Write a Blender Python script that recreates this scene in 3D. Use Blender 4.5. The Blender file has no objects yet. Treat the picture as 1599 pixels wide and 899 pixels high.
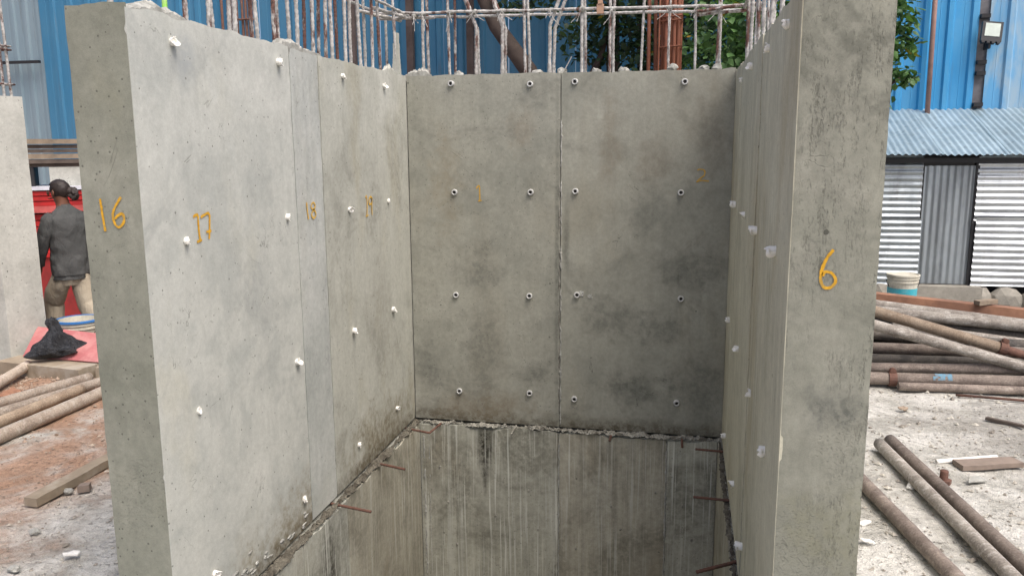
import bpy, math, random
from mathutils import Vector, Matrix, noise as mnoise
random.seed(11)
R = random.random
def U(a, b): return random.uniform(a, b)

SC = bpy.context.scene
COL = SC.collection

# ------------------------------------------------------------------ camera
cam_d = bpy.data.cameras.new('camera'); cam = bpy.data.objects.new('camera', cam_d); COL.objects.link(cam)
cam_d.sensor_fit = 'HORIZONTAL'; cam_d.sensor_width = 36.0; cam_d.lens = 36.0 * 1271.83 / 1599.0
cam_d.clip_start = 0.05; cam_d.clip_end = 2000
YAW, PIT, ROLL = -0.2086, 0.1735, -0.0065
fw = Vector((math.sin(YAW)*math.cos(PIT), math.cos(YAW)*math.cos(PIT), -math.sin(PIT)))
rt = Vector((math.cos(YAW), -math.sin(YAW), 0)); up = rt.cross(fw)
r2 = rt*math.cos(ROLL) + up*math.sin(ROLL); u2 = -rt*math.sin(ROLL) + up*math.cos(ROLL)
M4 = Matrix((r2, u2, -fw)).transposed().to_4x4(); M4.translation = Vector((0, 0, 2.0))
cam.matrix_world = M4
SC.camera = cam

# ------------------------------------------------------------------ world, sun, exposure (bright overcast, light from the right)
W = bpy.data.worlds.new('World'); SC.world = W; W.use_nodes = True
wn = W.node_tree.nodes; wl = W.node_tree.links
sky = wn.new('ShaderNodeTexSky'); sky.sky_type = 'NISHITA'; sky.sun_disc = False
SUN_EL, SUN_AZ = math.radians(60), math.radians(128)      # azimuth clockwise from +Y
sky.sun_elevation = SUN_EL; sky.sun_rotation = SUN_AZ
sky.air_density = 0.6; sky.dust_density = 8.0; sky.ozone_density = 0.6; sky.altitude = 500
wl.new(sky.outputs[0], wn['Background'].inputs[0]); wn['Background'].inputs[1].default_value = 0.15
sd = bpy.data.lights.new('sun', 'SUN'); sd.energy = 1.2; sd.angle = math.radians(40); sd.color = (1.0, 0.975, 0.935)
so = bpy.data.objects.new('sun', sd); COL.objects.link(so)
sdir = Vector((math.sin(SUN_AZ)*math.cos(SUN_EL), math.cos(SUN_AZ)*math.cos(SUN_EL), math.sin(SUN_EL)))
so.rotation_euler = (-sdir).to_track_quat('-Z', 'Y').to_euler(); so.location = sdir*30
SC.view_settings.view_transform = 'Standard'; SC.view_settings.look = 'None'
SC.view_settings.gamma = 1.0; SC.view_settings.exposure = 0.7; SC.view_settings.use_curve_mapping = False
SC.render.engine = 'CYCLES'
SC.cycles.max_bounces = 5; SC.cycles.diffuse_bounces = 4; SC.cycles.glossy_bounces = 2; SC.cycles.transmission_bounces = 2
SC.cycles.use_denoising = True

# ------------------------------------------------------------------ node helpers
def srgb(r, g, b):
    f = lambda c: (c/255/12.92) if c/255 <= 0.04045 else ((c/255+0.055)/1.055)**2.4
    return (f(r), f(g), f(b), 1)
class NT:
    def __init__(s, name):
        s.m = bpy.data.materials.new(name); s.m.use_nodes = True
        s.t = s.m.node_tree; s.n = s.t.nodes; s.l = s.t.links
        s.b = s.n['Principled BSDF']
        s.tc = s.n.new('ShaderNodeTexCoord'); s.obj = s.tc.outputs['Object']
    def put(s, sock, v):
        if isinstance(v, bpy.types.NodeSocket): s.l.new(v, sock)
        elif isinstance(v, (int, float)) and sock.type in ('RGBA',): sock.default_value = (v, v, v, 1)
        elif isinstance(v, (int, float)) and sock.type == 'VECTOR': sock.default_value = (v, v, v)
        else: sock.default_value = v
    def mp(s, vec, scale=(1, 1, 1), loc=(0, 0, 0), rot=(0, 0, 0)):
        n = s.n.new('ShaderNodeMapping'); s.put(n.inputs['Vector'], vec)
        n.inputs['Scale'].default_value = scale; n.inputs['Location'].default_value = loc; n.inputs['Rotation'].default_value = rot
        return n.outputs[0]
    def noise(s, vec, scale, detail=4, rough=0.55, dist=0.0, col=False):
        n = s.n.new('ShaderNodeTexNoise'); s.put(n.inputs['Vector'], vec)
        n.inputs['Scale'].default_value = scale; n.inputs['Detail'].default_value = detail
        n.inputs['Roughness'].default_value = rough; n.inputs['Distortion'].default_value = dist
        return n.outputs['Color' if col else 'Fac']
    def vor(s, vec, scale, feature='F1', out='Distance', rnd=1.0):
        n = s.n.new('ShaderNodeTexVoronoi'); n.feature = feature; s.put(n.inputs['Vector'], vec)
        n.inputs['Scale'].default_value = scale; n.inputs['Randomness'].default_value = rnd
        return n.outputs if out is None else n.outputs[out]
    def ma(s, op, a, b=0.0, c=None, clamp=False):
        n = s.n.new('ShaderNodeMath'); n.operation = op; n.use_clamp = clamp
        s.put(n.inputs[0], a); s.put(n.inputs[1], b)
        if c is not None: s.put(n.inputs[2], c)
        return n.outputs[0]
    def rng(s, v, a, b, c=0.0, d=1.0, smooth=True):
        n = s.n.new('ShaderNodeMapRange'); n.interpolation_type = 'SMOOTHSTEP' if smooth else 'LINEAR'
        s.put(n.inputs['Value'], v)
        for k, x in zip(('From Min', 'From Max', 'To Min', 'To Max'), (a, b, c, d)): n.inputs[k].default_value = x
        return n.outputs[0]
    def mix(s, f, a, b, mode='MIX'):
        n = s.n.new('ShaderNodeMix'); n.data_type = 'RGBA'; n.blend_type = mode; n.clamp_factor = True
        s.put(n.inputs[0], f); s.put(n.inputs[6], a); s.put(n.inputs[7], b)
        return n.outputs[2]
    def xyz(s, vec):
        n = s.n.new('ShaderNodeSeparateXYZ'); s.put(n.inputs[0], vec); return n.outputs
    def vm(s, op, a, b=None):
        n = s.n.new('ShaderNodeVectorMath'); n.operation = op; s.put(n.inputs[0], a)
        if b is not None: s.put(n.inputs[1], b)
        return n.outputs['Value' if op in ('LENGTH', 'DISTANCE') else 'Vector']
    def bump(s, h, strength=0.5, dist=0.01, nrm=None):
        n = s.n.new('ShaderNodeBump'); n.inputs['Strength'].default_value = strength; n.inputs['Distance'].default_value = dist
        s.put(n.inputs['Height'], h)
        if nrm is not None: s.l.new(nrm, n.inputs['Normal'])
        return n.outputs[0]
    def orand(s):
        n = s.n.new('ShaderNodeObjectInfo'); return n.outputs['Random']
    def out(s, color, rough=0.8, nrm=None, metal=0.0, spec=None):
        s.put(s.b.inputs['Base Color'], color); s.put(s.b.inputs['Roughness'], rough); s.put(s.b.inputs['Metallic'], metal)
        if nrm is not None: s.l.new(nrm, s.b.inputs['Normal'])
        if spec is not None: s.b.inputs['Specular IOR Level'].default_value = spec
        return s.m

def concrete(name, lo, mid, hi, warm=None, warm_amt=0.35, dark=None, dark_amt=0.5, dark_at=(0.56, 0.70), dark_scale=1.6,
             streak=0.12, pores=0.6, grain=0.10, honey=None, vpit=0.0, crack=0.5, stains=(), white=0.0, bump=1.0, off=0.0):
    """cast concrete: cloudy cement skin, form-board streaks, blow holes, hairlines and stains with a shape of their own"""
    t = NT(name); P = t.mp(t.obj, loc=(off, off*1.7, off*0.6))
    big = t.noise(P, 1.1, 3, 0.55, 0.6); med = t.noise(P, 5.0, 4, 0.6, 0.4); fine = t.noise(P, 38, 3, 0.65); dust = t.noise(P, 260, 2, 0.6)
    v = t.ma('ADD', t.ma('MULTIPLY', big, 0.6), t.ma('MULTIPLY', med, 0.4))
    c = t.mix(t.rng(v, 0.36, 0.50), lo, mid); c = t.mix(t.rng(v, 0.50, 0.66), c, hi)
    if warm:
        wv = t.noise(t.mp(P, scale=(1, 1, 0.45)), 2.1, 4, 0.6, 0.3)
        c = t.mix(t.ma('MULTIPLY', t.rng(wv, 0.50, 0.70), warm_amt), c, warm)
    st = t.noise(t.mp(P, scale=(26, 26, 0.9)), 1.0, 4, 0.65)
    stm = t.rng(t.noise(P, 1.7, 2), 0.35, 0.65)
    k = t.ma('MULTIPLY', t.ma('SUBTRACT', st, 0.5), t.ma('MULTIPLY', stm, streak*3.2))
    g = t.ma('MULTIPLY', t.ma('SUBTRACT', fine, 0.5), grain*4.2)
    g2 = t.ma('MULTIPLY', t.ma('SUBTRACT', dust, 0.5), grain*4.0)
    blo = t.noise(t.mp(P, scale=(1, 1, .6)), 13, 4, 0.7, 0.5)
    g3 = t.ma('MULTIPLY', t.ma('SUBTRACT', blo, 0.5), grain*3.0)
    mul = t.ma('ADD', t.ma('ADD', t.ma('ADD', t.ma('ADD', 1.0, k), g), g2), g3)
    c = t.mix(1.0, c, mul, 'MULTIPLY')
    h = t.ma('ADD', t.ma('MULTIPLY', fine, 0.35), t.ma('MULTIPLY', med, 0.5))
    if dark:
        dn = t.noise(P, dark_scale, 5, 0.68, 0.8)
        dg = t.rng(t.noise(P, 26, 3, 0.7), 0.36, 0.60)
        dm = t.ma('MULTIPLY', t.rng(dn, *dark_at), t.ma('ADD', 0.35, t.ma('MULTIPLY', dg, 0.65)))
        c = t.mix(t.ma('MULTIPLY', dm, dark_amt), c, dark)
    wob = None
    for (cx, cy, cz, rx, ry, rz, colr, amt, edge) in stains:
        d = t.vm('SUBTRACT', t.obj, (cx, cy, cz)); d = t.vm('DIVIDE', d, (rx, ry, rz))
        if not wob: wob = t.noise(t.obj, 7.0, 4, 0.68); sgr = t.ma('ADD', 0.45, t.ma('MULTIPLY', t.rng(t.noise(t.obj, 30, 4, 0.7), 0.38, 0.62), 0.55))
        r = t.ma('ADD', t.vm('LENGTH', d), t.ma('MULTIPLY', t.ma('SUBTRACT', wob, 0.5), 3.6*edge))
        gg = sgr
        c = t.mix(t.ma('MULTIPLY', t.ma('MULTIPLY', t.rng(r, 1.05, 0.15), amt), gg), c, colr)
    if white:
        wn_ = t.noise(t.mp(P, scale=(62, 62, 1.1), loc=(3, 1, 0)), 1.0, 3, 0.6, 0.25)
        wn2 = t.noise(t.mp(P, scale=(13, 13, 0.35), loc=(1, 5, 0)), 1.0, 3, 0.6)
        wm = t.ma('MAXIMUM', t.rng(wn_, 0.54, 0.67), t.ma('MULTIPLY', t.rng(wn2, 0.56, 0.72), 0.5))
        wm = t.ma('MULTIPLY', wm, t.rng(t.noise(t.mp(P, scale=(2.2, 2.2, .8), loc=(7, 2, 0)), 1.3, 3), .30, .56, .25, 1.0))
        c = t.mix(t.ma('MULTIPLY', wm, white), c, srgb(214, 215, 207))
    if vpit:
        pv = t.ma('ADD', t.ma('MULTIPLY', t.noise(t.mp(P, scale=(46, 46, 9)), 1.0, 6, 0.8), .6), t.ma('MULTIPLY', t.noise(t.mp(P, scale=(170, 170, 70)), 1.0, 3, 0.7), .4))
        pm = t.ma('MULTIPLY', t.rng(pv, 0.50, 0.62), t.rng(t.noise(t.mp(P, scale=(1.6, 1.6, 0.8)), 2.2, 3), 0.36, 0.60))
        c = t.mix(t.ma('MULTIPLY', pm, vpit*.8), c, srgb(84, 84, 76)); h = t.ma('SUBTRACT', h, t.ma('MULTIPLY', pm, 0.8*vpit))
    # blow holes
    vo = t.vor(P, 10.0, out=None); pd = vo['Distance']; pr = vo['Color']; sel = t.rng(t.xyz(pr)[0], 0.72, 0.98, 0.0, 0.078, False)
    wp = t.ma('ADD', pd, t.ma('MULTIPLY', t.ma('SUBTRACT', fine, 0.5), 0.05))
    pm = t.ma('MULTIPLY', t.ma('LESS_THAN', wp, sel), pores)
    vo2 = t.vor(P, 52.0, out=None); pd2 = vo2['Distance']; sel2 = t.rng(t.xyz(vo2['Color'])[1], 0.86, 1.0, 0.0, 0.26, False)
    pm2 = t.ma('MULTIPLY', t.ma('LESS_THAN', pd2, sel2), pores*0.75)
    pm = t.ma('MAXIMUM', pm, pm2)
    c = t.mix(pm, c, srgb(70, 70, 64)); h = t.ma('SUBTRACT', h, t.ma('MULTIPLY', pm, 1.5))
    if crack:
        cn = t.noise(t.mp(P, scale=(1, 1, 0.7)), 2.6, 5, 0.6, 1.2)
        cm = t.ma('MULTIPLY', t.rng(t.ma('ABSOLUTE', t.ma('SUBTRACT', cn, 0.5)), 0.0035, 0.001), t.rng(t.noise(P, 3.1, 2), 0.56, 0.66))
        c = t.mix(t.ma('MULTIPLY', cm, crack), c, srgb(84, 84, 77)); h = t.ma('SUBTRACT', h, t.ma('MULTIPLY', cm, 0.6*crack))
    if honey:      # honeycombed patches: (centre, radii)
        for (cx, cy, cz, rx, ry, rz) in honey:
            d = t.vm('DIVIDE', t.vm('SUBTRACT', t.obj, (cx, cy, cz)), (rx, ry, rz))
            r = t.ma('ADD', t.vm('LENGTH', d), t.ma('MULTIPLY', t.ma('SUBTRACT', t.noise(t.obj, 9, 4, 0.6), 0.5), 1.8))
            mk = t.rng(r, 1.0, 0.5)
            hn = t.rng(t.noise(t.mp(t.obj, rot=(0,.5,0), scale=(1,1,1.8)), 105, 3, 0.7, 0.0), 0.54, 0.70)
            hm = t.ma('MULTIPLY', mk, hn)
            c = t.mix(t.ma('MULTIPLY', hm, 0.16), c, srgb(80, 80, 72)); h = t.ma('SUBTRACT', h, t.ma('MULTIPLY', hm, 1.3))
    c = t.mix(1.0, c, (0.99, 1.0, 0.975, 1), 'MULTIPLY')     # cement is a little green
    return t.out(c, 0.86, t.bump(h, 0.55*bump, 0.004), spec=0.3)

G = srgb
MAT = {}
MAT['c16'] = concrete('concrete_end_smooth', G(118,120,109), G(132,133,122), G(146,146,135), dark=G(94,96,87), dark_amt=.5, streak=.10, pores=.8, off=3.1, warm=G(140,138,116), warm_amt=.3,
                      honey=[(-2.04,2.61,.68,.16,.2,.20)])
MAT['c17'] = concrete('concrete_pale', G(170,172,168), G(184,185,180), G(197,197,192), dark=G(148,150,148), dark_amt=.55, dark_at=(.52,.68), streak=.07, pores=.75, off=.7, warm=G(181,178,162), warm_amt=.5, grain=.08,
                      stains=[(-1.92,3.70,.02,.3,.85,.34,G(128,120,102),.95,.45),(-1.92,3.4,.0,.3,1.4,.10,G(92,84,68),.9,.3),(-1.92,2.95,2.33,.2,.12,.12,G(158,162,164),.7,.3)])
MAT['c18'] = concrete('concrete_bluish', G(160,163,160), G(174,176,173), G(186,187,184), dark=G(132,135,134), dark_amt=.55, streak=.14, pores=.7, off=5.3, warm=G(166,164,150), warm_amt=.3)
MAT['c19'] = concrete('concrete_pale_smudged', G(160,160,152), G(174,174,166), G(186,186,179), dark=G(132,131,123), dark_amt=.6, dark_at=(.50,.66), streak=.10, pores=.75, off=9.1, warm=G(168,162,142), warm_amt=.45,
                      stains=[(-1.92,4.85,.08,.3,.85,.36,G(120,112,94),.95,.45),(-1.92,4.85,.0,.3,1.4,.12,G(92,84,68),.9,.3),(-1.92,4.9,.95,.3,.35,.5,G(140,138,130),.55,.6)])
BD = G(92,93,87)
MAT['c1'] = concrete('concrete_grey_mottled', G(138,138,129), G(151,150,140), G(162,161,152), dark=G(112,112,105), dark_amt=.5, dark_at=(.52,.66), dark_scale=2.0, streak=.10, pores=.6, off=13.0, warm=G(143,138,124), warm_amt=.4,
                     stains=[(-1.42,5.55,1.13,.25,.3,.22,BD,.55,.7),(-1.40,5.55,.55,.22,.3,.38,BD,.5,.7),(-1.02,5.55,.38,.14,.3,.14,BD,.6,.7),(-1.80,5.55,.45,.10,.3,.2,BD,.5,.7),
                             (-1.65,5.55,1.75,.14,.3,.5,G(134,124,104),.5,.6),(-1.1,5.55,2.1,.12,.3,.22,G(128,116,100),.5,.6),(-.855,5.55,1.2,.022,.3,1.6,G(92,93,86),.65,.15),(-1.45,5.55,.0,1.3,.3,.13,G(80,73,59),.9,.3),(-1.4,5.55,.12,.5,.3,.16,G(118,106,88),.6,.5)])
MAT['c2'] = concrete('concrete_grey_stained', G(137,137,128), G(150,149,139), G(161,160,150), dark=G(112,112,105), dark_amt=.5, dark_at=(.52,.66), dark_scale=2.2, streak=.14, pores=.6, off=17.0, warm=G(141,136,121), warm_amt=.4, crack=.9,
                     stains=[(.12,5.55,1.13,.34,.3,.17,BD,.55,.8),(-.45,5.55,.80,.26,.3,.17,BD,.55,.8),(-.12,5.55,.74,.18,.3,.17,BD,.55,.8),(-.32,5.55,.32,.28,.3,.13,G(84,85,80),.65,.8),(.15,5.55,.35,.25,.3,.25,BD,.55,.7),
                             (-.5,5.55,2.0,.10,.3,.4,G(120,110,95),.5,.6),(-.2,5.55,1.9,.2,.3,.22,G(112,104,92),.5,.6),(.15,5.55,2.05,.16,.3,.4,G(112,106,95),.5,.6),(-.79,5.55,1.35,.035,.3,.4,G(86,87,80),.6,.2),(-.25,5.55,1.55,.15,.3,.22,BD,.4,.7),(-.3,5.55,.0,1.3,.3,.12,G(80,73,59),.9,.3)])
MAT['c3'] = concrete('concrete_streaked_beige', G(172,168,150), G(186,182,164), G(196,193,176), dark=G(150,145,126), dark_amt=.4, streak=.38, pores=.6, off=21.0, warm=G(166,156,132), warm_amt=.6, crack=.2)
MAT['c6'] = concrete('concrete_end_pitted', G(120,121,111), G(134,134,123), G(148,147,136), dark=G(88,89,81), dark_amt=.65, dark_at=(.50,.66), streak=.16, pores=.8, off=27.0, warm=G(140,136,110), warm_amt=.5, vpit=.8,
                     honey=[(.52,2.46,1.10,.14,.2,.16),(.36,2.46,.80,.13,.2,.16),(.50,2.46,.60,.2,.2,.2)], stains=[(.45,2.46,1.22,.12,.2,.10,G(84,86,82),.85,.6),(.5,2.46,.85,.2,.2,.2,G(130,128,104),.4,.6)])
MAT['core'] = concrete('concrete_rough', G(132,132,124), G(150,150,142), G(166,166,158), dark=G(104,104,98), dark_amt=.5, pores=.9, grain=.22, bump=2.4, off=31)
LW = dict(dark=G(88,85,74), dark_amt=.6, dark_at=(.44,.64), dark_scale=1.5, streak=.42, pores=.6, warm=G(136,126,108), warm_amt=.5, white=.68, grain=.14, crack=.3)
WET = G(40,37,29)
MAT['low_b'] = concrete('concrete_pit_streaked', G(148,147,136), G(162,161,150), G(173,172,162), off=37, stains=[(-1.375,5.5,-.16,.085,.4,.34,WET,1.0,.10),(-1.375,5.5,-.40,.03,.4,.2,WET,.8,.10),(-1.89,5.5,-.5,.05,.3,1.2,G(150,152,146),.7,.2)], **LW)
MAT['low_m'] = concrete('concrete_pit_brown', G(146,142,129), G(160,156,143), G(171,168,156), off=41, **{**LW, 'white': .5, 'dark_amt': .5})
MAT['low_l'] = concrete('concrete_pit_grey', G(150,150,140), G(163,163,154), G(174,174,166), off=47, stains=[(-1.87,3.90,-.55,.4,.17,.75,WET,1.0,.10)], **{**LW, 'dark_amt': .5})
MAT['pale2'] = concrete('concrete_stippled', G(172,172,166), G(184,184,178), G(196,196,190), dark=G(150,150,146), dark_amt=.4, pores=1.0, bump=1.6, off=52, crack=0)

def plain(name, col, rough=0.6, metal=0.0, var=0.12, scale=12.0, bump=0.0, dirt=None, dirt_amt=0.0, dscale=4.0):
    t = NT(name); n = t.noise(t.obj, scale, 4, 0.6)
    c = t.mix(1.0, col, t.rng(n, 0.25, 0.75, 1-var, 1+var, False), 'MULTIPLY')
    if dirt: c = t.mix(t.ma('MULTIPLY', t.rng(t.noise(t.obj, dscale, 5, 0.65, 0.3), 0.45, 0.66), dirt_amt), c, dirt)
    return t.out(c, rough, t.bump(t.noise(t.obj, scale*6, 4), bump, 0.003) if bump else None, metal)
MAT['pvc'] = plain('white_plastic', G(242,240,232), .55, var=.06, scale=40, dirt=G(206,204,198), dirt_amt=.5, dscale=35)
MAT['hole'] = plain('bore_shade', G(40,38,36), .9)
MAT['paint'] = plain('ochre_paint', G(204,154,34), .85, var=.3, scale=60, dirt=G(160,136,78), dirt_amt=.75, dscale=45)
MAT['paint_d'] = plain('faded_ochre_paint', G(196,154,52), .85, var=.25, scale=60, dirt=G(150,136,96), dirt_amt=.8, dscale=45)
MAT['paint_l'] = plain('thin_ochre_paint', G(212,166,56), .85, var=.25, scale=60, dirt=G(186,168,116), dirt_amt=.75, dscale=50)
def rebar_mat(name, thr):
    t = NT(name); o = t.orand(); P = t.vm('ADD', t.obj, t.ma('MULTIPLY', o, 37.0))
    rust = t.mix(t.rng(t.noise(P, 60, 4), .35, .65), G(74,54,49), G(112,78,68))
    cem = t.mix(t.rng(t.noise(P, 45, 4), .35, .65), G(148,146,141), G(192,190,186))
    m = t.ma('ADD', t.noise(t.mp(P, scale=(1,1,.35)), 17, 5, .7), t.ma('MULTIPLY', t.ma('SUBTRACT', o, .5), .22))
    c = t.mix(t.rng(m, thr-.04, thr+.10), rust, cem)
    return t.out(c, .85, t.bump(t.noise(P, 90, 4), .5, .004))
MAT['rb_w'] = rebar_mat('cement_splashed_steel', .35); MAT['rb_r'] = rebar_mat('rusty_splashed_steel', .48)
MAT['rust'] = plain('rusty_steel', G(104,74,62), .85, var=.3, scale=25, dirt=G(78,60,53), dirt_amt=.7, dscale=14, bump=.4)
MAT['primer'] = plain('red_oxide_steel', G(120,72,50), .7, var=.2, scale=15, dirt=G(112,60,42), dirt_amt=.6)
MAT['mortar'] = plain('dry_mortar', G(164,164,157), .9, var=.28, scale=30, bump=1.0, dirt=G(122,122,114), dirt_amt=.6, dscale=18)
MAT['mortar_d'] = plain('dirty_mortar', G(100,96,85), .9, var=.4, scale=40, bump=1.0, dirt=G(62,56,46), dirt_amt=.8, dscale=12)
MAT['mortar_l'] = plain('pit_edge_mortar', G(148,146,136), .9, var=.4, scale=44, bump=1.0, dirt=G(72,66,55), dirt_amt=.75, dscale=13)

# ------------------------------------------------------------------ mesh helpers
class MB:
    def __init__(s): s.v = []; s.f = []
    def add(s, vs, fs):
        o = len(s.v); s.v += [tuple(v) for v in vs]; s.f += [tuple(i+o for i in f) for f in fs]; return s
    def box(s, a, b, M=None):
        (x0,y0,z0),(x1,y1,z1) = a, b
        vs = [Vector(p) for p in ((x0,y0,z0),(x1,y0,z0),(x1,y1,z0),(x0,y1,z0),(x0,y0,z1),(x1,y0,z1),(x1,y1,z1),(x0,y1,z1))]
        if M is not None: vs = [M @ v for v in vs]
        return s.add(vs, [(0,3,2,1),(4,5,6,7),(0,1,5,4),(1,2,6,5),(2,3,7,6),(3,0,4,7)])
    def tube(s, pts, r, n=8, cap=True, rad=None):
        pts = [Vector(p) for p in pts]; vs = []; fs = []
        px = None
        for i, p in enumerate(pts):
            d = (pts[min(i+1, len(pts)-1)] - pts[max(i-1, 0)]).normalized()
            if px is None:
                a = Vector((0,0,1)) if abs(d.z) < .9 else Vector((1,0,0)); px = d.cross(a).normalized()
            px = (px - d*px.dot(d)).normalized(); q = d.cross(px)
            rr = rad[i] if rad else r
            for k in range(n):
                t = 2*math.pi*k/n; vs.append(p + px*math.cos(t)*rr + q*math.sin(t)*rr)
        for i in range(len(pts)-1):
            for k in range(n):
                a = i*n+k; b = i*n+(k+1)%n; fs.append((a, b, b+n, a+n))
        if cap: fs += [tuple(range(n-1, -1, -1)), tuple(range((len(pts)-1)*n, len(pts)*n))]
        return s.add(vs, fs)
    def pipe(s, a, b, ro, ri, n=18, rings=10, lump=0.0):
        """hollow tube with open ends"""
        a = Vector(a); b = Vector(b); d = (b-a).normalized(); x = d.cross(Vector((0,0,1))).normalized(); y = d.cross(x); vs = []; fs = []
        L = (b-a).length; prof = []
        for i in range(rings+1): prof.append((L*i/rings, ro))
        prof += [(L, ri), (L-.12, ri)]
        pro2 = [(.12, ri), (0, ri)] + prof
        for (h, r) in pro2:
            for k in range(n):
                t = 2*math.pi*k/n; rr = r
                if lump and r == ro: rr = r*(1+lump*mnoise.noise(Vector((h*9, k*1.3, a.x*7))))
                vs.append(a + d*h + (x*math.cos(t) + y*math.sin(t))*rr)
        for i in range(len(pro2)-1):
            for k in range(n):
                p = i*n+k; q = i*n+(k+1)%n; fs.append((p, q, q+n, p+n))
        return s.add(vs, fs)
    def lathe(s, prof, n=24, M=None, jag=None):
        vs = []; fs = []
        for j, (r, z) in enumerate(prof):
            for k in range(n):
                t = 2*math.pi*k/n; v = Vector((r*math.cos(t), r*math.sin(t), z + (jag(j, k) if jag else 0)))
                vs.append(M @ v if M is not None else v)
        for j in range(len(prof)-1):
            for k in range(n):
                a = j*n+k; b = j*n+(k+1)%n; fs.append((a, b, b+n, a+n))
        return s.add(vs, fs)
    def lump(s, c, r, seed=0, sub=2, rough=.35, flat=1.0):
        import bmesh
        bm = bmesh.new(); bmesh.ops.create_icosphere(bm, subdivisions=sub, radius=1.0)
        rx, ry, rz = (r, r, r*flat) if isinstance(r, (int, float)) else r
        vs = []
        for v in bm.verts:
            k = 1 + rough*mnoise.fractal(v.co*1.7 + Vector((seed*3.1, seed*1.7, 0)), 1.0, 2.0, 3)
            vs.append((c[0]+v.co.x*rx*k, c[1]+v.co.y*ry*k, c[2]+v.co.z*rz*k))
        fs = [tuple(v.index for v in f.verts) for f in bm.faces]; bm.free()
        return s.add(vs, fs)
    def build(s, name, mat, parent=None, smooth=False, loc=(0,0,0)):
        me = bpy.data.meshes.new(name); me.from_pydata(s.v, [], s.f); me.update()
        if isinstance(mat, str): mat = MAT[mat]
        if mat: me.materials.append(mat)
        if smooth: me.shade_smooth()
        o = bpy.data.objects.new(name, me); COL.objects.link(o); o.location = loc
        if parent: o.parent = parent
        return o
def tag(o, label, cat, group=None):
    o['label'] = label; o['category'] = cat
    if group: o['group'] = group
    return o
def empty(name, label, cat, loc=(0,0,0), group=None, rz=0.0):
    o = bpy.data.objects.new(name, None); COL.objects.link(o); o.location = loc; o.rotation_euler = (0,0,rz); o.empty_display_size = .2
    return tag(o, label, cat, group)
def kid(mesh_obj, name, parent, loc=(0,0,0), rot=(0,0,0), scale=(1,1,1)):
    o = bpy.data.objects.new(name, mesh_obj if isinstance(mesh_obj, bpy.types.Mesh) else mesh_obj.data)
    COL.objects.link(o); o.location = loc; o.rotation_euler = rot; o.scale = scale; o.parent = parent; return o
def N3(x, y, z, s=1.0): return mnoise.fractal(Vector((x*s, y*s, z*s)), 1.0, 2.0, 4)

# ------------------------------------------------------------------ the ground: one sheet to the horizon, open over the pit
XL, XR, D, YL, YR, T = -1.921, .303, 5.552, 2.6135, 2.4586, .242
ZT = 2.48; LO = .05
def axis(a, b, step, far, inc):
    out = [-v for v in far[::-1]]
    n = int(round((b-a)/step)); out += [a+(b-a)*i/n for i in range(n+1)]; out += far
    out = sorted(set([round(v, 4) for v in out] + inc)); return [v for i, v in enumerate(out) if i == 0 or v-out[i-1] > 1e-3]
hx0, hx1, hy0, hy1 = XL-.15, XR+.15, 2.25, D+.15
gx = axis(-9, 6, .07, [12, 18, 30, 60, 120, 300, 900], [round(hx0,4), round(hx1,4)])
gy = axis(-1.5, 12, .07, [16, 22, 35, 60, 120, 300, 900], [round(hy0,4), round(hy1,4)])
g = MB(); nx, ny = len(gx), len(gy)
for y in gy:
    for x in gx:
        z = .022*N3(x, y, 0, .8) + .016*N3(x, y, 3, 4.0) if -9 <= x <= 6 and -1.5 <= y <= 12 else 0
        if hx0-.12 < x < hx1+.12 and hy0-.12 < y < hy1+.12: z = min(z, 0)-.004
        g.v.append((x, y, z))
for j in range(ny-1):
    for i in range(nx-1):
        if hx0-1e-3 <= gx[i] and gx[i+1] <= hx1+1e-3 and hy0-1e-3 <= gy[j] and gy[j+1] <= hy1+1e-3: continue
        a = j*nx+i; g.f.append((a, a+1, a+1+nx, a+nx))
t = NT('dusty_site_ground'); P = t.obj
n1 = t.noise(P, .55, 4, .6, .4); n2 = t.noise(P, 3.2, 6, .65, .3); n3 = t.noise(P, 22, 5, .68); n4 = t.noise(P, 120, 3, .6)
c = t.mix(t.rng(n2, .36, .62), G(170,168,159), G(208,206,198))
c = t.mix(t.ma('MULTIPLY', t.rng(n1, .46, .62), .6), c, G(138,134,126))
sx = t.xyz(P)
red = t.ma('MULTIPLY', t.rng(t.ma('ADD', sx[0], t.ma('MULTIPLY', t.ma('SUBTRACT', n2, .5), 1.8)), -2.75, -3.9), t.rng(t.noise(P, 1.15, 5, .65, .5), .34, .54))
c = t.mix(t.ma('MULTIPLY', red, .85), c, G(160,124,98))
c = t.mix(1.0, c, t.rng(n3, .25, .75, .74, 1.22, False), 'MULTIPLY'); c = t.mix(1.0, c, t.rng(n4, .25, .75, .80, 1.2, False), 'MULTIPLY')
crk = t.rng(t.noise(P, 34, 4, .7, .6), .60, .66)
c = t.mix(t.ma('MULTIPLY', crk, .45), c, G(104,98,88))
hh = t.ma('ADD', t.ma('MULTIPLY', n3, 1.0), t.ma('ADD', t.ma('MULTIPLY', n4, .35), t.ma('MULTIPLY', n2, .8)))
MAT['ground'] = t.out(c, .93, t.bump(t.ma('SUBTRACT', hh, t.ma('MULTIPLY', crk, .5)), .9, .03), spec=.2)
gr = g.build('ground', 'ground', smooth=True); gr['kind'] = 'structure'

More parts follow.
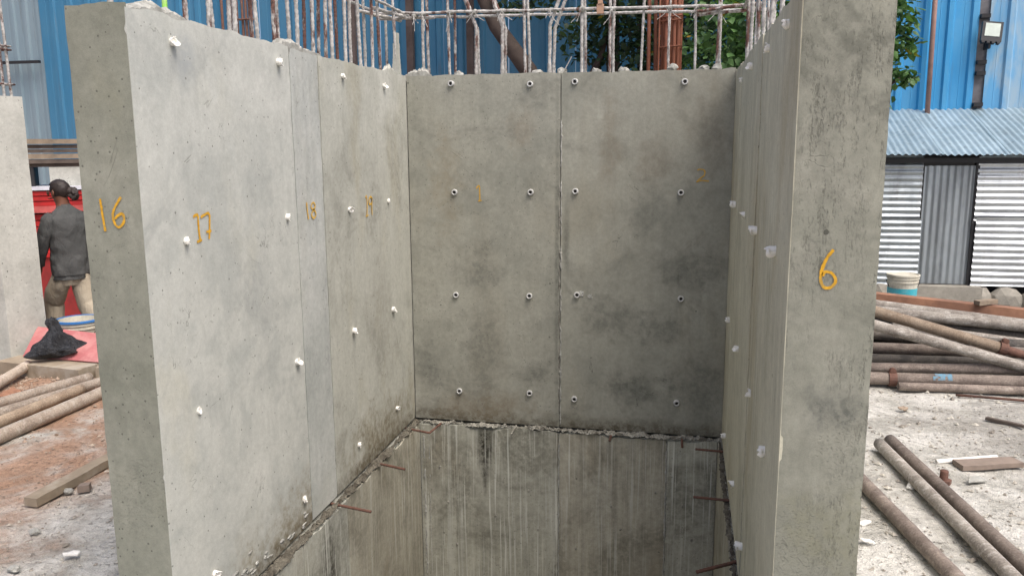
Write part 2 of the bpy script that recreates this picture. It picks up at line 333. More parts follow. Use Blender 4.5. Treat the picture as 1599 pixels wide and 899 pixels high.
# ------------------------------------------------------------------ the lift-shaft core: three upper walls on the older pit walls
SB = Vector(((XL+XR)/2, (YL+D)/2, 0))
shaft = empty('concrete_shaft', 'open-fronted grey concrete lift shaft with ochre painted panel numbers and steel bars on top', 'concrete shaft', (0,0,0))
def wall_core(name, x0, x1, y0, y1, z0, z1, mat='core', step=.035, rough=.016):
    m = MB(); nx = max(2, int((x1-x0)/step)); ny = max(2, int((y1-y0)/step)); P = []
    for j in range(ny+1):
        for i in range(nx+1):
            x = x0+(x1-x0)*i/nx; y = y0+(y1-y0)*j/ny
            P.append((x, y, z1 + rough*N3(x, y, 5, 7) + .3*rough*N3(x, y, 1, 30)))
    F = []; w = nx+1
    for j in range(ny):
        for i in range(nx): a = j*w+i; F.append((a, a+1, a+1+w, a+w))
    ring = [i for i in range(w)] + [j*w+nx for j in range(1, ny+1)] + [ny*w+i for i in range(nx-1, -1, -1)] + [j*w for j in range(ny-1, 0, -1)]
    base = len(P); P += [(P[i][0], P[i][1], z0) for i in ring]; n = len(ring)
    for k in range(n): F.append((ring[k], base+k, base+(k+1)%n, ring[(k+1)%n]))
    F.append(tuple(base+k for k in range(n-1, -1, -1)))
    m.add(P, F); return m.build(name, mat, shaft)
def plate(name, o, u, nrm, L, z0, z1, mat, parent, th=.024, step=.03, edge=.004, e0=None, e1=None, topj=.012, wav=.0012, topfn=None):
    """a cast panel face, th proud of the core; o = start point in plan, u = direction along it"""
    e0 = edge if e0 is None else e0; e1 = edge if e1 is None else e1
    m = MB(); o = Vector((o[0], o[1], 0)); u = Vector((u[0], u[1], 0)); nv = Vector((nrm[0], nrm[1], 0))
    nu = max(3, int(L/step)); nz = max(3, int((z1-z0)/step)); F = []; V = []
    for j in range(nz+1):
        for i in range(nu+1):
            s = L*i/nu; z = z0+(z1-z0)*j/nz; p = o + u*s
            n = wav*N3(p.x*2, p.y*2, z*2)
            if j == nz:
                z += topj*N3(p.x, p.y, 9, 9) + (topfn(s) if topfn else 0); n -= .004*abs(N3(p.x, p.y, 2, 14))
            elif j == nz-1 and topfn: z += .5*topfn(s)
            if i == 0: s += e0*.5*abs(N3(p.x, p.y, z, 9)); n -= e0*abs(N3(p.x, p.y, z, 6))
            if i == nu: s -= e1*.5*abs(N3(p.x, p.y, z, 9)); n -= e1*abs(N3(p.x, p.y, z+4, 6))
            q = o + u*s + nv*n; V.append((q.x, q.y, z))
    w = nu+1
    flip = u.cross(Vector((0,0,1))).dot(nv) < 0
    for j in range(nz):
        for i in range(nu):
            a = j*w+i; f = (a, a+1, a+1+w, a+w); F.append(f[::-1] if flip else f)
    nf = len(F)
    ring = [i for i in range(w)] + [j*w+nu for j in range(1, nz+1)] + [nz*w+i for i in range(nu-1, -1, -1)] + [j*w for j in range(nz-1, 0, -1)]
    b0 = len(V); V += [V[i] for i in ring]; b1 = len(V); V += [tuple(Vector(V[i]) - nv*th) for i in ring]; n = len(ring)
    for k in range(n):
        f = (b0+k, b1+k, b1+(k+1)%n, b0+(k+1)%n); F.append(f[::-1] if flip else f)
    m.add(V, F); ob = m.build(name, mat, parent)
    for k, p in enumerate(ob.data.polygons): p.use_smooth = k < nf
    return ob
wl_ = wall_core('side_wall', XL-T, XL-.022, YL+.008, D+.006, 0, ZT-.012)
wb_ = wall_core('back_wall', XL-T-.003, XR+T+.003, D+.022, D+T+.01, 0, ZT-.012)
wr_ = wall_core('side_wall', XR+.022, XR+T, YR+.008, D+.005, 0, ZT-.04)
pl = {}
pl[16] = plate('wall_panel', (XL-T-.002, YL), (1,0), (0,-1), T-.0005, 0, ZT+.02, 'c16', shaft, e1=.0026, wav=.0006, th=.010)
pl[17] = plate('wall_panel', (XL, YL+.0015), (0,1), (1,0), 3.822-YL-.0035, 0.003, ZT+.005, 'c17', shaft, e0=.0)
pl[18] = plate('wall_panel', (XL-.0015, 3.830), (0,1), (1,0), .316, 0.003, ZT-.005, 'c18', shaft)
pl[19] = plate('wall_panel', (XL, 4.154), (0,1), (1,0), D-4.154+.01, 0.003, ZT-.003, 'c19', shaft)
pl[1] = plate('wall_panel', (XL+.006, D), (1,0), (0,-1), 1.082, 0.003, ZT-.004, 'c1', shaft)
pl[2] = plate('wall_panel', (-.828, D-.0015), (1,0), (0,-1), XR+.828-.004, 0.003, ZT-.008, 'c2', shaft)
pl[3] = plate('wall_panel', (XR-.004, 4.941), (0,1), (-1,0), D-4.941+.01, 0.003, ZT-.02, 'c3', shaft)
pl[4] = plate('wall_panel', (XR-.0035, 3.661), (0,1), (-1,0), 1.270, 0.003, ZT-.03, 'c3', shaft)
pl[5] = plate('wall_panel', (XR, YR+.0015), (0,1), (-1,0), 1.190, 0.003, ZT-.04, 'c3', shaft, e0=.0)
pl[6] = plate('wall_panel', (XR+.0025, YR), (1,0), (0,-1), T-.0005, 0, ZT-.03, 'c6', shaft, edge=.007, e0=.0026, wav=.0006, th=.010)
# older pit walls, set 5 cm proud of the upper pour, with their own vertical joints
PD = -1.75
wall_core('pit_wall', XL-T, XL+LO-.012, 2.5, D-LO-.002, PD, -.022, 'core')
wall_core('pit_wall', XL-T-.003, XR+T+.003, D-LO+.012, D+T, PD, -.022, 'core')
wall_core('pit_wall', XR-.008, XR+T, 2.5, D-LO-.002, PD, -.022, 'core')
wall_core('pit_wall', XL-T, XR+T, 2.2, 2.494, PD, -.022, 'core')
for y0, y1, mt in [(2.5, 3.60, 'low_l'), (3.606, 4.165, 'low_l'), (4.171, D-LO+.006, 'low_m')]:
    plate('pit_panel', (XL+LO, y0), (0,1), (1,0), y1-y0, PD, -.03, mt, shaft, edge=.004, topj=.025, th=.014)
for x0, x1, mt in [(XL+LO+.004, -.832, 'low_b'), (-.828, -.072, 'low_m'), (-.068, XR-.03-.004, 'low_b')]:
    plate('pit_panel', (x0, D-LO), (1,0), (0,-1), x1-x0, PD, -.03, mt, shaft, edge=.004, topj=.025, th=.014)
plate('pit_panel', (XR-.03, 2.5), (0,1), (-1,0), D-LO-2.5, PD, -.03, 'low_m', shaft, edge=.006, topj=.025)
pf = MB().box((XL, 2.4, PD-.1), (XR, D, PD+.001)).build('pit_floor', 'low_m', shaft)
# rough mortar run along the construction joint
def ridge(name, a, b, n, mat, r=(.012, .03), off=0, zz=-.02, parent=shaft):
    m = MB(); a = Vector(a); b = Vector(b); d = (b-a).normalized(); q = Vector((-d.y, d.x, 0)); V = []; F = []; K = 7
    for i in range(n+1):
        p = a.lerp(b, i/n); w = r[1]*(.8+.9*N3(p.x, p.y, off, 5)) ; h = r[0]*(.8+1.6*N3(p.x, p.y, off+3, 14))
        for k in range(K):
            tt = k/(K-1)*2-1; jx = .014*N3(p.x*1+k*.3, p.y, off+k, 34)
            z = zz + max(-.02, h*(1-tt*tt)) + .013*N3(p.x, p.y+k*.13, off+7, 45); pp = p + q*(tt*w+jx); V.append((pp.x, pp.y, z))
    for i in range(n):
        for k in range(K-1): s_ = i*K+k; F.append((s_, s_+1, s_+1+K, s_+K))
    return m.add(V, F).build(name, mat, parent)
ridge('joint_mortar', (XL+LO, D-LO+.022, 0), (XR, D-LO+.022, 0), 420, 'mortar_l', (.016, .030), 2, -.013)
ridge('joint_mortar', (XL+LO-.02, 2.5, 0), (XL+LO-.02, D-LO, 0), 460, 'mortar_d', (.014, .028), 5, -.012)
ridge('joint_mortar', (XR-.016, 2.5, 0), (XR-.016, D-LO, 0), 240, 'mortar_d', (.010, .016), 8, -.024)
# grout fins squeezed out of the vertical joints
def bead(x, y, z0, z1, seed, mat, r=.004, gap=.1):
    n = int((z1-z0)/.009); P_ = []; Q = []
    for i in range(n+1):
        z = z0+(z1-z0)*i/n; k = max(0, min(1, (N3(z, seed, 0, 7)-gap+.30)*5))
        P_.append((x+.006*N3(z, seed, 3, 25), y+.001, z)); Q.append(.0008 + k*r*(.5+1.2*abs(N3(z, seed, 6, 40))))
    return MB().tube(P_, r, 6, True, Q).build('joint_bead', mat, shaft, True)
bead(-.826, D-.001, .02, 2.2, 1, 'mortar', .007); bead(-.838, D, .1, 1.8, 2, 'mortar_l', .006)
bead(-.829, D-LO-.001, PD, -.05, 3, 'mortar', .006, .0); bead(-.071, D-LO-.001, PD, -.05, 4, 'mortar', .007, .0); bead(XL+LO+.03, D-LO+.002, PD, -.05, 5, 'mortar', .008, .0); bead(XL+LO+.07, D-LO+.001, PD, -.05, 6, 'mortar', .004)
for (x, z, k) in ((-.690, .975, .028), (-.622, .962, .020)):
    MB().lump((x, D+.002, z), (k, .008, k*.9), int(x*100) % 17, 3, .6).build('mortar_patch', 'mortar', pl[2])
for i, (x, z) in enumerate([(-1.72,-.35),(-1.66,-.62),(-1.05,-.48),(-.98,-.78),(-.45,-.55),(-.38,-.72),(-.14,-.42),(.05,-.5),(.12,-.75),(-1.6,-.95),(-.7,-.9),(-1.30,-.7)]):
    MB().lump((x, D-LO-.001, z), (.009, .010, .012), 90+i, 1, .6).build('grout_nib', 'mortar_l', shaft)
# spilled grout slivers on the lower left panels
m = MB(); 
for i in range(34):
    y = U(2.7, 3.75); z = .02 + abs(random.gauss(0, .05)) + max(0, (3.6-y))*.06
    m.lump((XL+.002, y, z), (.006, U(.01,.03), U(.004,.012)), i, 1, .5)
o = m.build('grout_slivers', 'mortar', shaft, True); o['kind'] = 'stuff'

# painted panel numbers
def strokes(panel, lines, axis_, plane, out, mat, w=.0075):
    m = MB()
    for ln in lines:
        pts = [Vector((p[0], p[1])) for p in ln]; dn = []
        for i in range(len(pts)-1):       # Catmull-Rom
            p0 = pts[max(i-1,0)]; p1 = pts[i]; p2 = pts[i+1]; p3 = pts[min(i+2, len(pts)-1)]
            for k in range(14):
                s = k/14; dn.append(.5*((2*p1)+(p2-p0)*s+(2*p0-5*p1+4*p2-p3)*s*s+(3*p1-p0-3*p2+p3)*s**3))
        dn.append(pts[-1]); V = []; F = []
        for i, p in enumerate(dn):
            d = (dn[min(i+1, len(dn)-1)]-dn[max(i-1, 0)]); d = d.normalized() if d.length > 1e-6 else Vector((0,1)); q = Vector((-d.y, d.x))
            ww = .82*w*(.95+.25*N3(p.x, p.y, 0, 22))*(.55 if i in (0, len(dn)-1) else 1)
            for sgn in (-1, 1):
                e = p+q*ww*sgn*(1+.28*N3(p.x+sgn*3, p.y, sgn, 95))
                V.append((e.x, plane+out, e.y) if axis_ == 'x' else (plane+out, e.x, e.y))
        for i in range(len(dn)-1): F.append((2*i, 2*i+1, 2*i+3, 2*i+2))
        m.add(V, F); plane += .0004*(1 if out > 0 else -1)
    return m.build('painted_number', mat, panel)
strokes(pl[16], [[(-2.088,1.817),(-2.084,1.762),(-2.078,1.698)], [(-2.0,1.823),(-2.02,1.799),(-2.037,1.772),(-2.041,1.749),(-2.033,1.723),(-2.019,1.714),(-2.002,1.726),(-1.995,1.745),(-2.001,1.763),(-2.02,1.756),(-2.033,1.744)]], 'x', YL, -.003, 'paint', .0062)
strokes(pl[17], [[(2.921,1.726),(2.952,1.73),(2.953,1.689),(2.957,1.628)], [(2.935,1.624),(2.971,1.628)], [(2.971,1.72),(3.03,1.73),(3.031,1.682),(3.021,1.625)], [(3.003,1.657),(3.041,1.658)]], 'y', XL, .003, 'paint', .0075)
strokes(pl[18], [[(3.93,1.715),(3.934,1.668),(3.943,1.625)], [(4.004,1.71),(3.979,1.696),(3.984,1.68),(4.016,1.667),(4.033,1.644),(4.012,1.627),(3.989,1.632),(3.981,1.651),(4.012,1.672),(4.027,1.694),(4.004,1.71)]], 'y', XL, .003, 'paint_l', .0068)
strokes(pl[19], [[(4.731,1.688),(4.751,1.695),(4.756,1.639),(4.743,1.575)], [(4.727,1.575),(4.769,1.577)], [(4.839,1.677),(4.81,1.688),(4.785,1.668),(4.792,1.643),(4.826,1.649),(4.839,1.677),(4.83,1.622),(4.829,1.572)]], 'y', XL, .003, 'paint_l', .0075)
strokes(pl[1], [[(-1.425,1.703),(-1.404,1.722),(-1.401,1.667),(-1.4,1.614)], [(-1.414,1.616),(-1.385,1.62)]], 'x', D, -.003, 'paint_d', .0055)
strokes(pl[2], [[(.076,1.829),(.097,1.836),(.124,1.825),(.123,1.797),(.099,1.776),(.075,1.752),(.106,1.762),(.154,1.758)]], 'x', D, -.0045, 'paint_d', .0045)
strokes(pl[6], [[(.423,1.699),(.408,1.679),(.395,1.646),(.392,1.613),(.4,1.592),(.416,1.588),(.43,1.6),(.432,1.616),(.42,1.632),(.402,1.634),(.397,1.622)]], 'x', YR, -.003, 'paint', .0055)

# plastic tie sleeves: neat rings on the back wall, torn stubs on the side walls
def ring_mesh(i):
    m = MB(); ln = .022+.008*R()
    m.lathe([(.024, -.02), (.0245, ln*.7), (.0225, ln), (.0145, ln), (.0135, ln-.004), (.0135, -.02)], 18, jag=lambda j, k: .002*N3(k*.5, j, i) if j in (2, 3) else 0)
    o = m.build('tie_sleeve', 'pvc_d', None, True); me = o.data; bpy.data.objects.remove(o)
    h = MB().lathe([(.0137, ln-.009), (.0, ln-.010)], 14).build('bore', 'hole'); hm = h.data; bpy.data.objects.remove(h)  # near-black disc, its colour stands for the shade down the sleeve
    return me, hm
MAT['pvc_d'] = plain('dusty_plastic', G(196,197,194), .6, var=.1, scale=40, dirt=G(140,138,130), dirt_amt=.6, dscale=30)
rings = [ring_mesh(i) for i in range(4)]
BT = [[(-1.591,2.417),(-1.04,2.402),(-.736,2.412),(-.021,2.396)], [(-1.583,1.677),(-1.038,1.68),(-.727,1.686),(-.025,1.681)],
      [(-1.587,.944),(-1.049,.952),(-.713,.972),(-.005,.967)], [(-1.572,.228),(-1.051,.243),(-.726,.219),(-.014,.234)]]
for r_, row in enumerate(BT):
    for c_, (x, z) in enumerate(row):
        me, hm = rings[(r_*3+c_) % 4]; pa = pl[1] if x < -.83 else pl[2]
        o = kid(me, 'tie_sleeve', pa, (x, D, z), (math.pi/2+U(-.12,.12), 0, U(-.15,.15)))
        o.scale = (.86, .86, .8)
        b = kid(hm, 'bore_shade_disc', pa, (x, D, z), o.rotation_euler, (.86, .86, .8))
def torn_mesh(i):
    random.seed(100+i); m = MB(); n = 20; ln = U(.016, .028); cut = U(0, 6.28); tear = U(.006, .014)
    V = []; F = []; prof = [(.018, -.02), (.0185, .003), (.0195, .55), (.0205, 1.0), (.0165, .97), (.015, .5), (.0145, .0)]
    for j, (r, h) in enumerate(prof):
        for k in range(n):
            a = 2*math.pi*k/n; z = h if j < 2 else h*(ln + tear*math.sin(a+cut) + .010*N3(math.cos(a)*2, math.sin(a)*2, i*3))
            q = r*(1+(.30*N3(math.cos(a)*1.5, math.sin(a)*1.5, i*5+h*1.2) if 2 <= j <= 5 else 0)); V.append((q*math.cos(a), q*math.sin(a), z))
    for j in range(len(prof)-1):
        for k in range(n): a = j*n+k; b = j*n+(k+1) % n; F.append((a, b, b+n, a+n))
    m.add(V, F)
    # a torn tongue folded out over the lip
    a0 = cut+2.2; hz = ln*.95
    for w in range(4):
        V = []
        for q, (rr, zz) in enumerate(((.0185, hz-.006), (.023, hz+.001), (.027, hz-.003+.004*(w % 2)))):
            for e in (-1, 1): a = a0+(w-1.5)*.22+e*.13*(1-.25*q); V.append((rr*math.cos(a), rr*math.sin(a), zz+.003*N3(w, q, i)))
        V += [(v[0]*.93, v[1]*.93, v[2]-.0015) for v in V]
        m.add(V, [(0,1,3,2),(2,3,5,4),(7,6,8,9),(9,8,10,11),(4,5,11,10),(0,2,8,6),(2,4,10,8),(1,7,9,3),(3,9,11,5)])
    m.lathe([(.0150, ln*.35), (0, ln*.3)], n)
    o = m.build('tie_sleeve', 'pvc', None, True); me = o.data; bpy.data.objects.remove(o); return me
torn = [torn_mesh(i) for i in range(6)]; random.seed(5)
LT = [[(2.87,2.393),(3.705,2.398),(4.457,2.391),(5.115,2.378)], [(2.864,1.636),(3.711,1.657),(4.479,1.635),(5.129,1.64)],
      [(2.867,.937),(3.73,.913),(4.472,.91),(5.147,.905)], [(2.889,.206),(3.734,.168),(4.479,.189),(5.16,.202)]]
for r_, row in enumerate(LT):
    for c_, (y, z) in enumerate(row):
        pa = pl[17] if y < 3.83 else pl[19]; s = U(.72, .92)
        sc_ = (.8, .8, .22) if (r_, c_) == (2, 0) else (s, s, s)
        kid(torn[(r_*5+c_*2+1) % 6], 'tie_sleeve', pa, (XL, y, z), (U(-.2,.2), math.pi/2+U(-.12,.12), 0), sc_)
RT = [[(2.766,2.366),(3.394,2.361),(4.175,2.363),(4.9,2.353)], [(2.826,1.646),(3.563,1.639),(4.261,1.648),(5.015,1.642)],
      [(2.855,.932),(3.513,.941),(4.304,.94),(5.183,.907)], [(2.87,.21),(3.579,.199),(4.211,.232),(5.094,.179)]]
for r_, row in enumerate(RT):
    for c_, (y, z) in enumerate(row):
        pa = pl[5] if y < 3.65 else pl[4] if y < 4.933 else pl[3]; s = U(.80, 1.0)
        kid(torn[(r_*3+c_*2) % 6], 'tie_sleeve', pa, (XR, y, z), (U(-.2,.2), -math.pi/2+U(-.2,.2), 0), (s, s, s*1.0))

# reinforcement standing out of the wall heads
def bar_mesh(name, L, r, bend=None, lump=.25, mat='rb_w', seed=0, n=8):
    m = MB(); N = int(L/.012); pts = []; rad = []
    for i in range(N+1):
        z = L*i/N; off = Vector((0,0,0))
        if bend: 
            zb, bx = bend
            if z > zb: off.x = bx*(z-zb)
        off.x += .006*N3(z, seed, 0, 1.5); off.y += .006*N3(z, seed, 5, 1.5)
        pts.append(off+Vector((0,0,z))); rad.append(r*(1 + .20*(i % 2) + lump*max(-.3, N3(z, seed, 2, 9))))
    m.tube(pts, r, n, True, rad)
    o = m.build(name, mat, None, True); me = o.data; bpy.data.objects.remove(o); return me
BARW = [bar_mesh('rebar', .95+.1*i, .0098, None, .32, 'rb_w', i) for i in range(3)]
BARR = [bar_mesh('rebar', .92+.1*i, .0092, None, .14, 'rb_r', 7+i) for i in range(3)]
BARB = [bar_mesh('rebar', .95, .0110, (.36, b), .28, 'rb_w', 11+i) for i, b in enumerate((-.42, .38))]
LB = [(3.046,'I'),(3.218,'I'),(3.477,'O'),(3.606,'O'),(3.414,'I'),(3.822,'O'),(3.621,'I'),(3.781,'I'),(4.105,'O'),(4.221,'O'),(4.025,'I'),(4.397,'O'),(4.205,'I'),(4.571,'O'),(4.366,'I'),(4.451,'I'),(4.852,'O'),(4.64,'I'),(5.061,'O'),(4.865,'I'),(5.299,'O'),(5.056,'I'),(5.202,'I'),(5.70,'O'),(5.49,'I'),(2.80,'O')]
random.seed(21)
for i, (y, k) in enumerate(LB):
    rusty = (i in (5, 11, 13, 14, 16, 21)) or R() < .15
    kid(random.choice(BARR if rusty else BARW), 'rebar', shaft, (XL-(.05 if k == 'I' else .19), y, ZT-.05), (U(-.03,.03), U(-.03,.03), U(0,6)))
BB = [(-1.808,'I',0),(-1.805,'O',0),(-1.613,'I',1),(-1.611,'O',1),(-1.426,'I',-1),(-1.438,'O',-1),(-1.241,'I',-1),(-1.249,'O',-1),(-1.085,'I',1),(-1.08,'O',0),(-.918,'I',2),(-.914,'O',2),(-.7,'I',0),(-.696,'O',0),(-.508,'I',1),(-.499,'O',0),(-.306,'I',0),(-.131,'I',0),(.041,'I',0),(.179,'I',1),(.204,'O',0)]
for x, k, q in BB:
    me = BARB[0] if q == -1 else BARB[1] if q == 2 else random.choice(BARR if q == 1 else BARW)
    bend = q in (-1, 2)
    kid(me, 'rebar', shaft, (x, D+(.05 if k == 'I' else .19), ZT-.05), (U(-.02,.02), U(-.025,.025), 0 if bend else U(0,6)), (.85, .85, 1) if x > -.4 and not bend else (1,1,1))
for y, k in [(5.40,'I'),(5.66,'O'),(5.115,'I'),(4.85,'I'),(4.624,'I'),(4.217,'I'),(5.3,'O'),(3.912,'I'),(4.9,'O'),(4.4,'O'),(3.508,'I'),(3.1,'I'),(3.9,'O')]:
    kid(random.choice(BARR if y in (3.912, 3.1) else BARW), 'rebar', shaft, (XR+(.05 if k == 'I' else .19), y, ZT-.08), (U(-.02,.02), U(-.02,.02), U(0,6)))
def hbar(a, b, r, mat, seed=0, name='horizontal_bar', lump=.3):
    a = Vector(a); b = Vector(b); n = max(6, int((b-a).length/.02)); pts = []; rad = []
    for i in range(n+1):
        p = a.lerp(b, i/n); pts.append(p+Vector((0, 0, .006*N3(i*.08, seed, 0)))); rad.append(r*(1+lump*max(-.3, N3(i*.3, seed, 3))))
    return MB().tube(pts, r, 8, True, rad).build(name, mat, shaft, True)
hbar((XL-.22, D+.035, 2.903), (XR+.16, D+.035, 2.862), .010, 'rb_w', 1)
hbar((XL-.22, D+.205, 2.898), (XR+.20, D+.205, 2.857), .010, 'rb_w', 2)
hbar((XL-.22, D+.07, 2.872), (-1.72, D+.06, 2.868), .010, 'rb_w', 3)
hbar((.03, D+.03, 2.835), (XR+.16, D-.02, 2.868), .010, 'rb_r', 4); hbar((.02, D+.07, 2.815), (XR+.16, D+.03, 2.842), .010, 'rb_w', 5)
hbar((XL-.035, 2.75, 2.96), (XL-.035, D+.2, 2.905), .010, 'rb_w', 6); hbar((XL-.205, 2.75, 2.95), (XL-.205, D+.2, 2.90), .010, 'rb_w', 7)
hbar((XL-.10, 5.25, 2.885), (XL-.02, D+.07, 2.883), .013, 'rb_w', 8); hbar((XL-.19, 5.2, 2.865), (XL-.06, D+.10, 2.862), .012, 'rb_w', 9)
hbar((XR+.035, 3.0, 2.87), (XR+.035, D+.2, 2.85), .010, 'rb_w', 10); hbar((XR+.205, 3.0, 2.87), (XR+.205, D+.2, 2.85), .010, 'rb_w', 11)
# binding-wire tails and grout knots at the crossings
for i, (x, z) in enumerate([(-1.80,2.89),(-1.43,2.892),(-1.24,2.888),(-1.60,2.893),(-.91,2.883),(-.70,2.879),(-.50,2.874),(-.13,2.868),(.04,2.866),(.19,2.86),(-1.86,2.88)]):
    MB().lump((x, D+.045, z), (.024, .024, .017), i, 2, .5).build('grout_knot', 'mortar', shaft, True)
    m = MB()
    for k in range(3):
        a = U(-2.6, -.5); L = U(.05, .14); p = Vector((x, D+.02, z)); q = p+Vector((math.cos(a)*L*.8, -U(.0,.03), math.sin(a)*L)); m.tube([p, (p+q)/2+Vector((U(-.01,.01), 0, -.008)), q], .0022, 5)
    m.build('binding_wire', 'rb_w', shaft)
# mortar left on the wall heads
def crest(pts, thick, name='mortar_lump', mat='mortar', seed=0, ax='x', plane=0.0):
    """ragged upstand: profile (s, height) along a wall head"""
    m = MB(); V = []; F = []; n = len(pts)*5; dn = []
    for i in range(len(pts)-1):
        for k in range(9): s = k/9; dn.append((pts[i][0]*(1-s)+pts[i+1][0]*s, pts[i][1]*(1-s)+pts[i+1][1]*s))
    dn.append(pts[-1]); ZB = 2.44
    for i, (s, h) in enumerate(dn):
        h = max(.0, .62*h*(1+.45*N3(s, seed, 0, 16)) + .016*N3(s, seed, 3, 55)); w = thick*(.75+.5*N3(s, seed, 4, 9))
        for (o, z) in ((0, ZB), (.004*N3(s, 1, seed, 20), ZB+.04+h*.6), (w*.3, ZB+.04+h), (w*.7, ZB+.04+h*.9), (w, ZB)):
            V.append((s, plane+o, z) if ax == 'x' else (plane-o, s, z))
    K = 5
    for i in range(len(dn)-1):
        for k in range(K-1): a = i*K+k; F.append((a, a+1, a+1+K, a+K))
    F += [tuple(range(K-1, -1, -1)), tuple(range((len(dn)-1)*K, len(dn)*K))]
    return m.add(V, F).build(name, mat, shaft)
crest([(-1.93,.0),(-1.90,.03),(-1.86,.065),(-1.83,.06),(-1.80,.085),(-1.77,.05),(-1.74,.0)], .06, seed=1, plane=D+.002)
crest([(5.14,0),(5.2,.05),(5.26,.07),(5.30,.05),(5.36,0)], .05, seed=2, ax='y', plane=XL-.002, mat='c19')
crest([(3.74,0),(3.78,.05),(3.84,.075),(3.93,.06),(3.98,.02),(4.12,.015),(4.2,0)], .10, seed=3, ax='y', plane=XL-.004)
crest([(2.64,0),(2.72,.05),(2.85,.09),(2.96,.07),(3.04,.04),(3.10,0)], .14, seed=4, ax='y', plane=XL-.03)
m = MB()   # grout sheet stuck to the corner bars
for i in range(9):
    z = 2.45+.034*i; w = .030*(1-i/12)+.012*abs(N3(i*.7, 3, 1))+.006; V = None
    m.box((XL-.035-w, D-.075, z), (XL-.035+w*.55+.01*N3(i, 2, 3), D-.045+.01*N3(i, 0, 1), z+.035))
m.build('mortar_lump', 'c19', shaft)
for i, (x, z) in enumerate([(-.835, .018), (-.10, .022), (-.42, .012), (.10, .010), (-1.0, .010), (-1.55,.008), (.18,.012), (-.6, .008)]):
    MB().lump((x, D+.05, ZT+z-.012), (.034, .03, .026), 40+i, 2, .5).build('mortar_lump', 'mortar', shaft)
MB().tube([(-.82, D+.04, ZT), (-.765, D+.04, ZT+.10)], .0035, 6).build('wire_stub', 'rb_w', shaft)
m = MB().box((-.60, D+.02, 2.845), (-.555, D+.05, 2.905)); m.box((-.592, D+.015, 2.905), (-.563, D+.055, 2.93)); m.build('cover_block', plain('tan_plastic', G(176,140,116), .6), shaft)
# rusty dowels out of the construction joint
def dowel(pts, r=.008, mat='rust'):
    n = []
    for i in range(len(pts)-1):
        a = Vector(pts[i]); b = Vector(pts[i+1]); k = max(2, int((b-a).length/.012)); n += [a.lerp(b, j/k) for j in range(k)]
    n.append(Vector(pts[-1])); return MB().tube(n, r, 8, True, [r*(1.12 if i % 2 else .95) for i in range(len(n))]).build('dowel_bar', mat, shaft, True)
dowel([(-1.93,4.07,-.012),(-1.655,3.99,.0)]); dowel([(-1.93,4.70,-.012),(-1.67,4.60,-.0)]); dowel([(-1.93,5.35,-.012),(-1.72,5.27,-.004),(-1.70,5.48,-.006)])
dowel([(.31,4.52,.0),(.10,4.53,.0)]); dowel([(.31,5.30,-.006),(.12,5.29,.002)]); dowel([(.31,3.84,-.01),(.11,3.68,.0)], .009)
dowel([(-1.15,5.56,-.01),(-1.155,5.40,-.02)], .006, 'mortar_l'); dowel([(-.455,5.56,-.01),(-.46,5.41,-.025)]); dowel([(.03,5.56,-.01),(.035,5.40,-.03)])

# ------------------------------------------------------------------ neighbouring pier on the left
pier = empty('concrete_pier', 'pale stippled concrete pier with rusty bars on top at far left', 'concrete pier', (-6.05, 6.3, 0))
def prism(foot, z0, z1, name, mat, parent, off, rough=0.01, nz=24):
    m = MB(); V = []; F = []; n = len(foot)
    for j in range(nz+1):
        for (x, y) in foot:
            z = z0+(z1-z0)*j/nz; V.append((x-off[0]+.004*N3(x, y, z, 3), y-off[1]+.004*N3(y, x, z, 3), z+(rough*N3(x, y, 1, 8) if j == nz else 0)))
    for j in range(nz):
        for k in range(n): F.append((j*n+k, j*n+(k+1)%n, (j+1)*n+(k+1)%n, (j+1)*n+k))
    F.append(tuple(range(nz*n, nz*n+n))); F.append(tuple(range(n-1, -1, -1)))
    return m.add(V, F).build(name, mat, parent)
prism([(-6.5,6.11),(-5.971,6.116),(-5.845,6.43),(-6.5,6.55)], -.1, 2.455, 'shaft_stub', 'pale2', pier, (-6.05, 6.3))
for i, (x, y) in enumerate([(-6.06,6.40),(-6.02,6.33),(-5.96,6.36),(-5.99,6.22),(-6.15,6.3),(-5.92,6.40)]):
    kid(random.choice(BARR), 'rebar', pier, (x+6.05, y-6.3, 2.4), (U(-.02,.02), U(-.02,.02), U(0,6)), (1.25, 1.25, 1.1))
for z in (2.56, 2.86, 2.89):
    m = MB().tube([(.14,-.12,z),(.15,.12,z),(-.2,.14,z),(-.25,-.1,z),(.14,-.12,z)], .009, 6); m.build('stirrup', 'rb_r', pier, True)

# ------------------------------------------------------------------ sheet-metal hoarding behind
def corr(Wd, Hh, pitch, amp, kind='sine', nv=6, wob=.004, seed=0, bend=None):
    """sheet in the local x-z plane, ribs along z, depth in y"""
    m = MB(); us = []
    if kind == 'sine':
        n = int(Wd/pitch*8)
        us = [(Wd*i/n, amp*math.sin(2*math.pi*(Wd*i/n)/pitch)) for i in range(n+1)]
    else:
        k = int(round(Wd/pitch)); p = Wd/k
        for i in range(k):
            b = i*p; us += [(b, 0), (b+p*.36, 0), (b+p*.365+.001, -.0035), (b+p*.40, 0), (b+p*.62, 0), (b+p*.70, -amp), (b+p*.90, -amp), (b+p*.98, 0)]
        us.append((Wd, 0))
    for j in range(nv+1):
        for (u, d) in us: m.v.append((u, d+wob*N3(u*2, j/nv*Hh, seed), Hh*j/nv))
    w = len(us)
    for j in range(nv):
        for i in range(w-1): a = j*w+i; m.f.append((a, a+1, a+1+w, a+w))
    return m
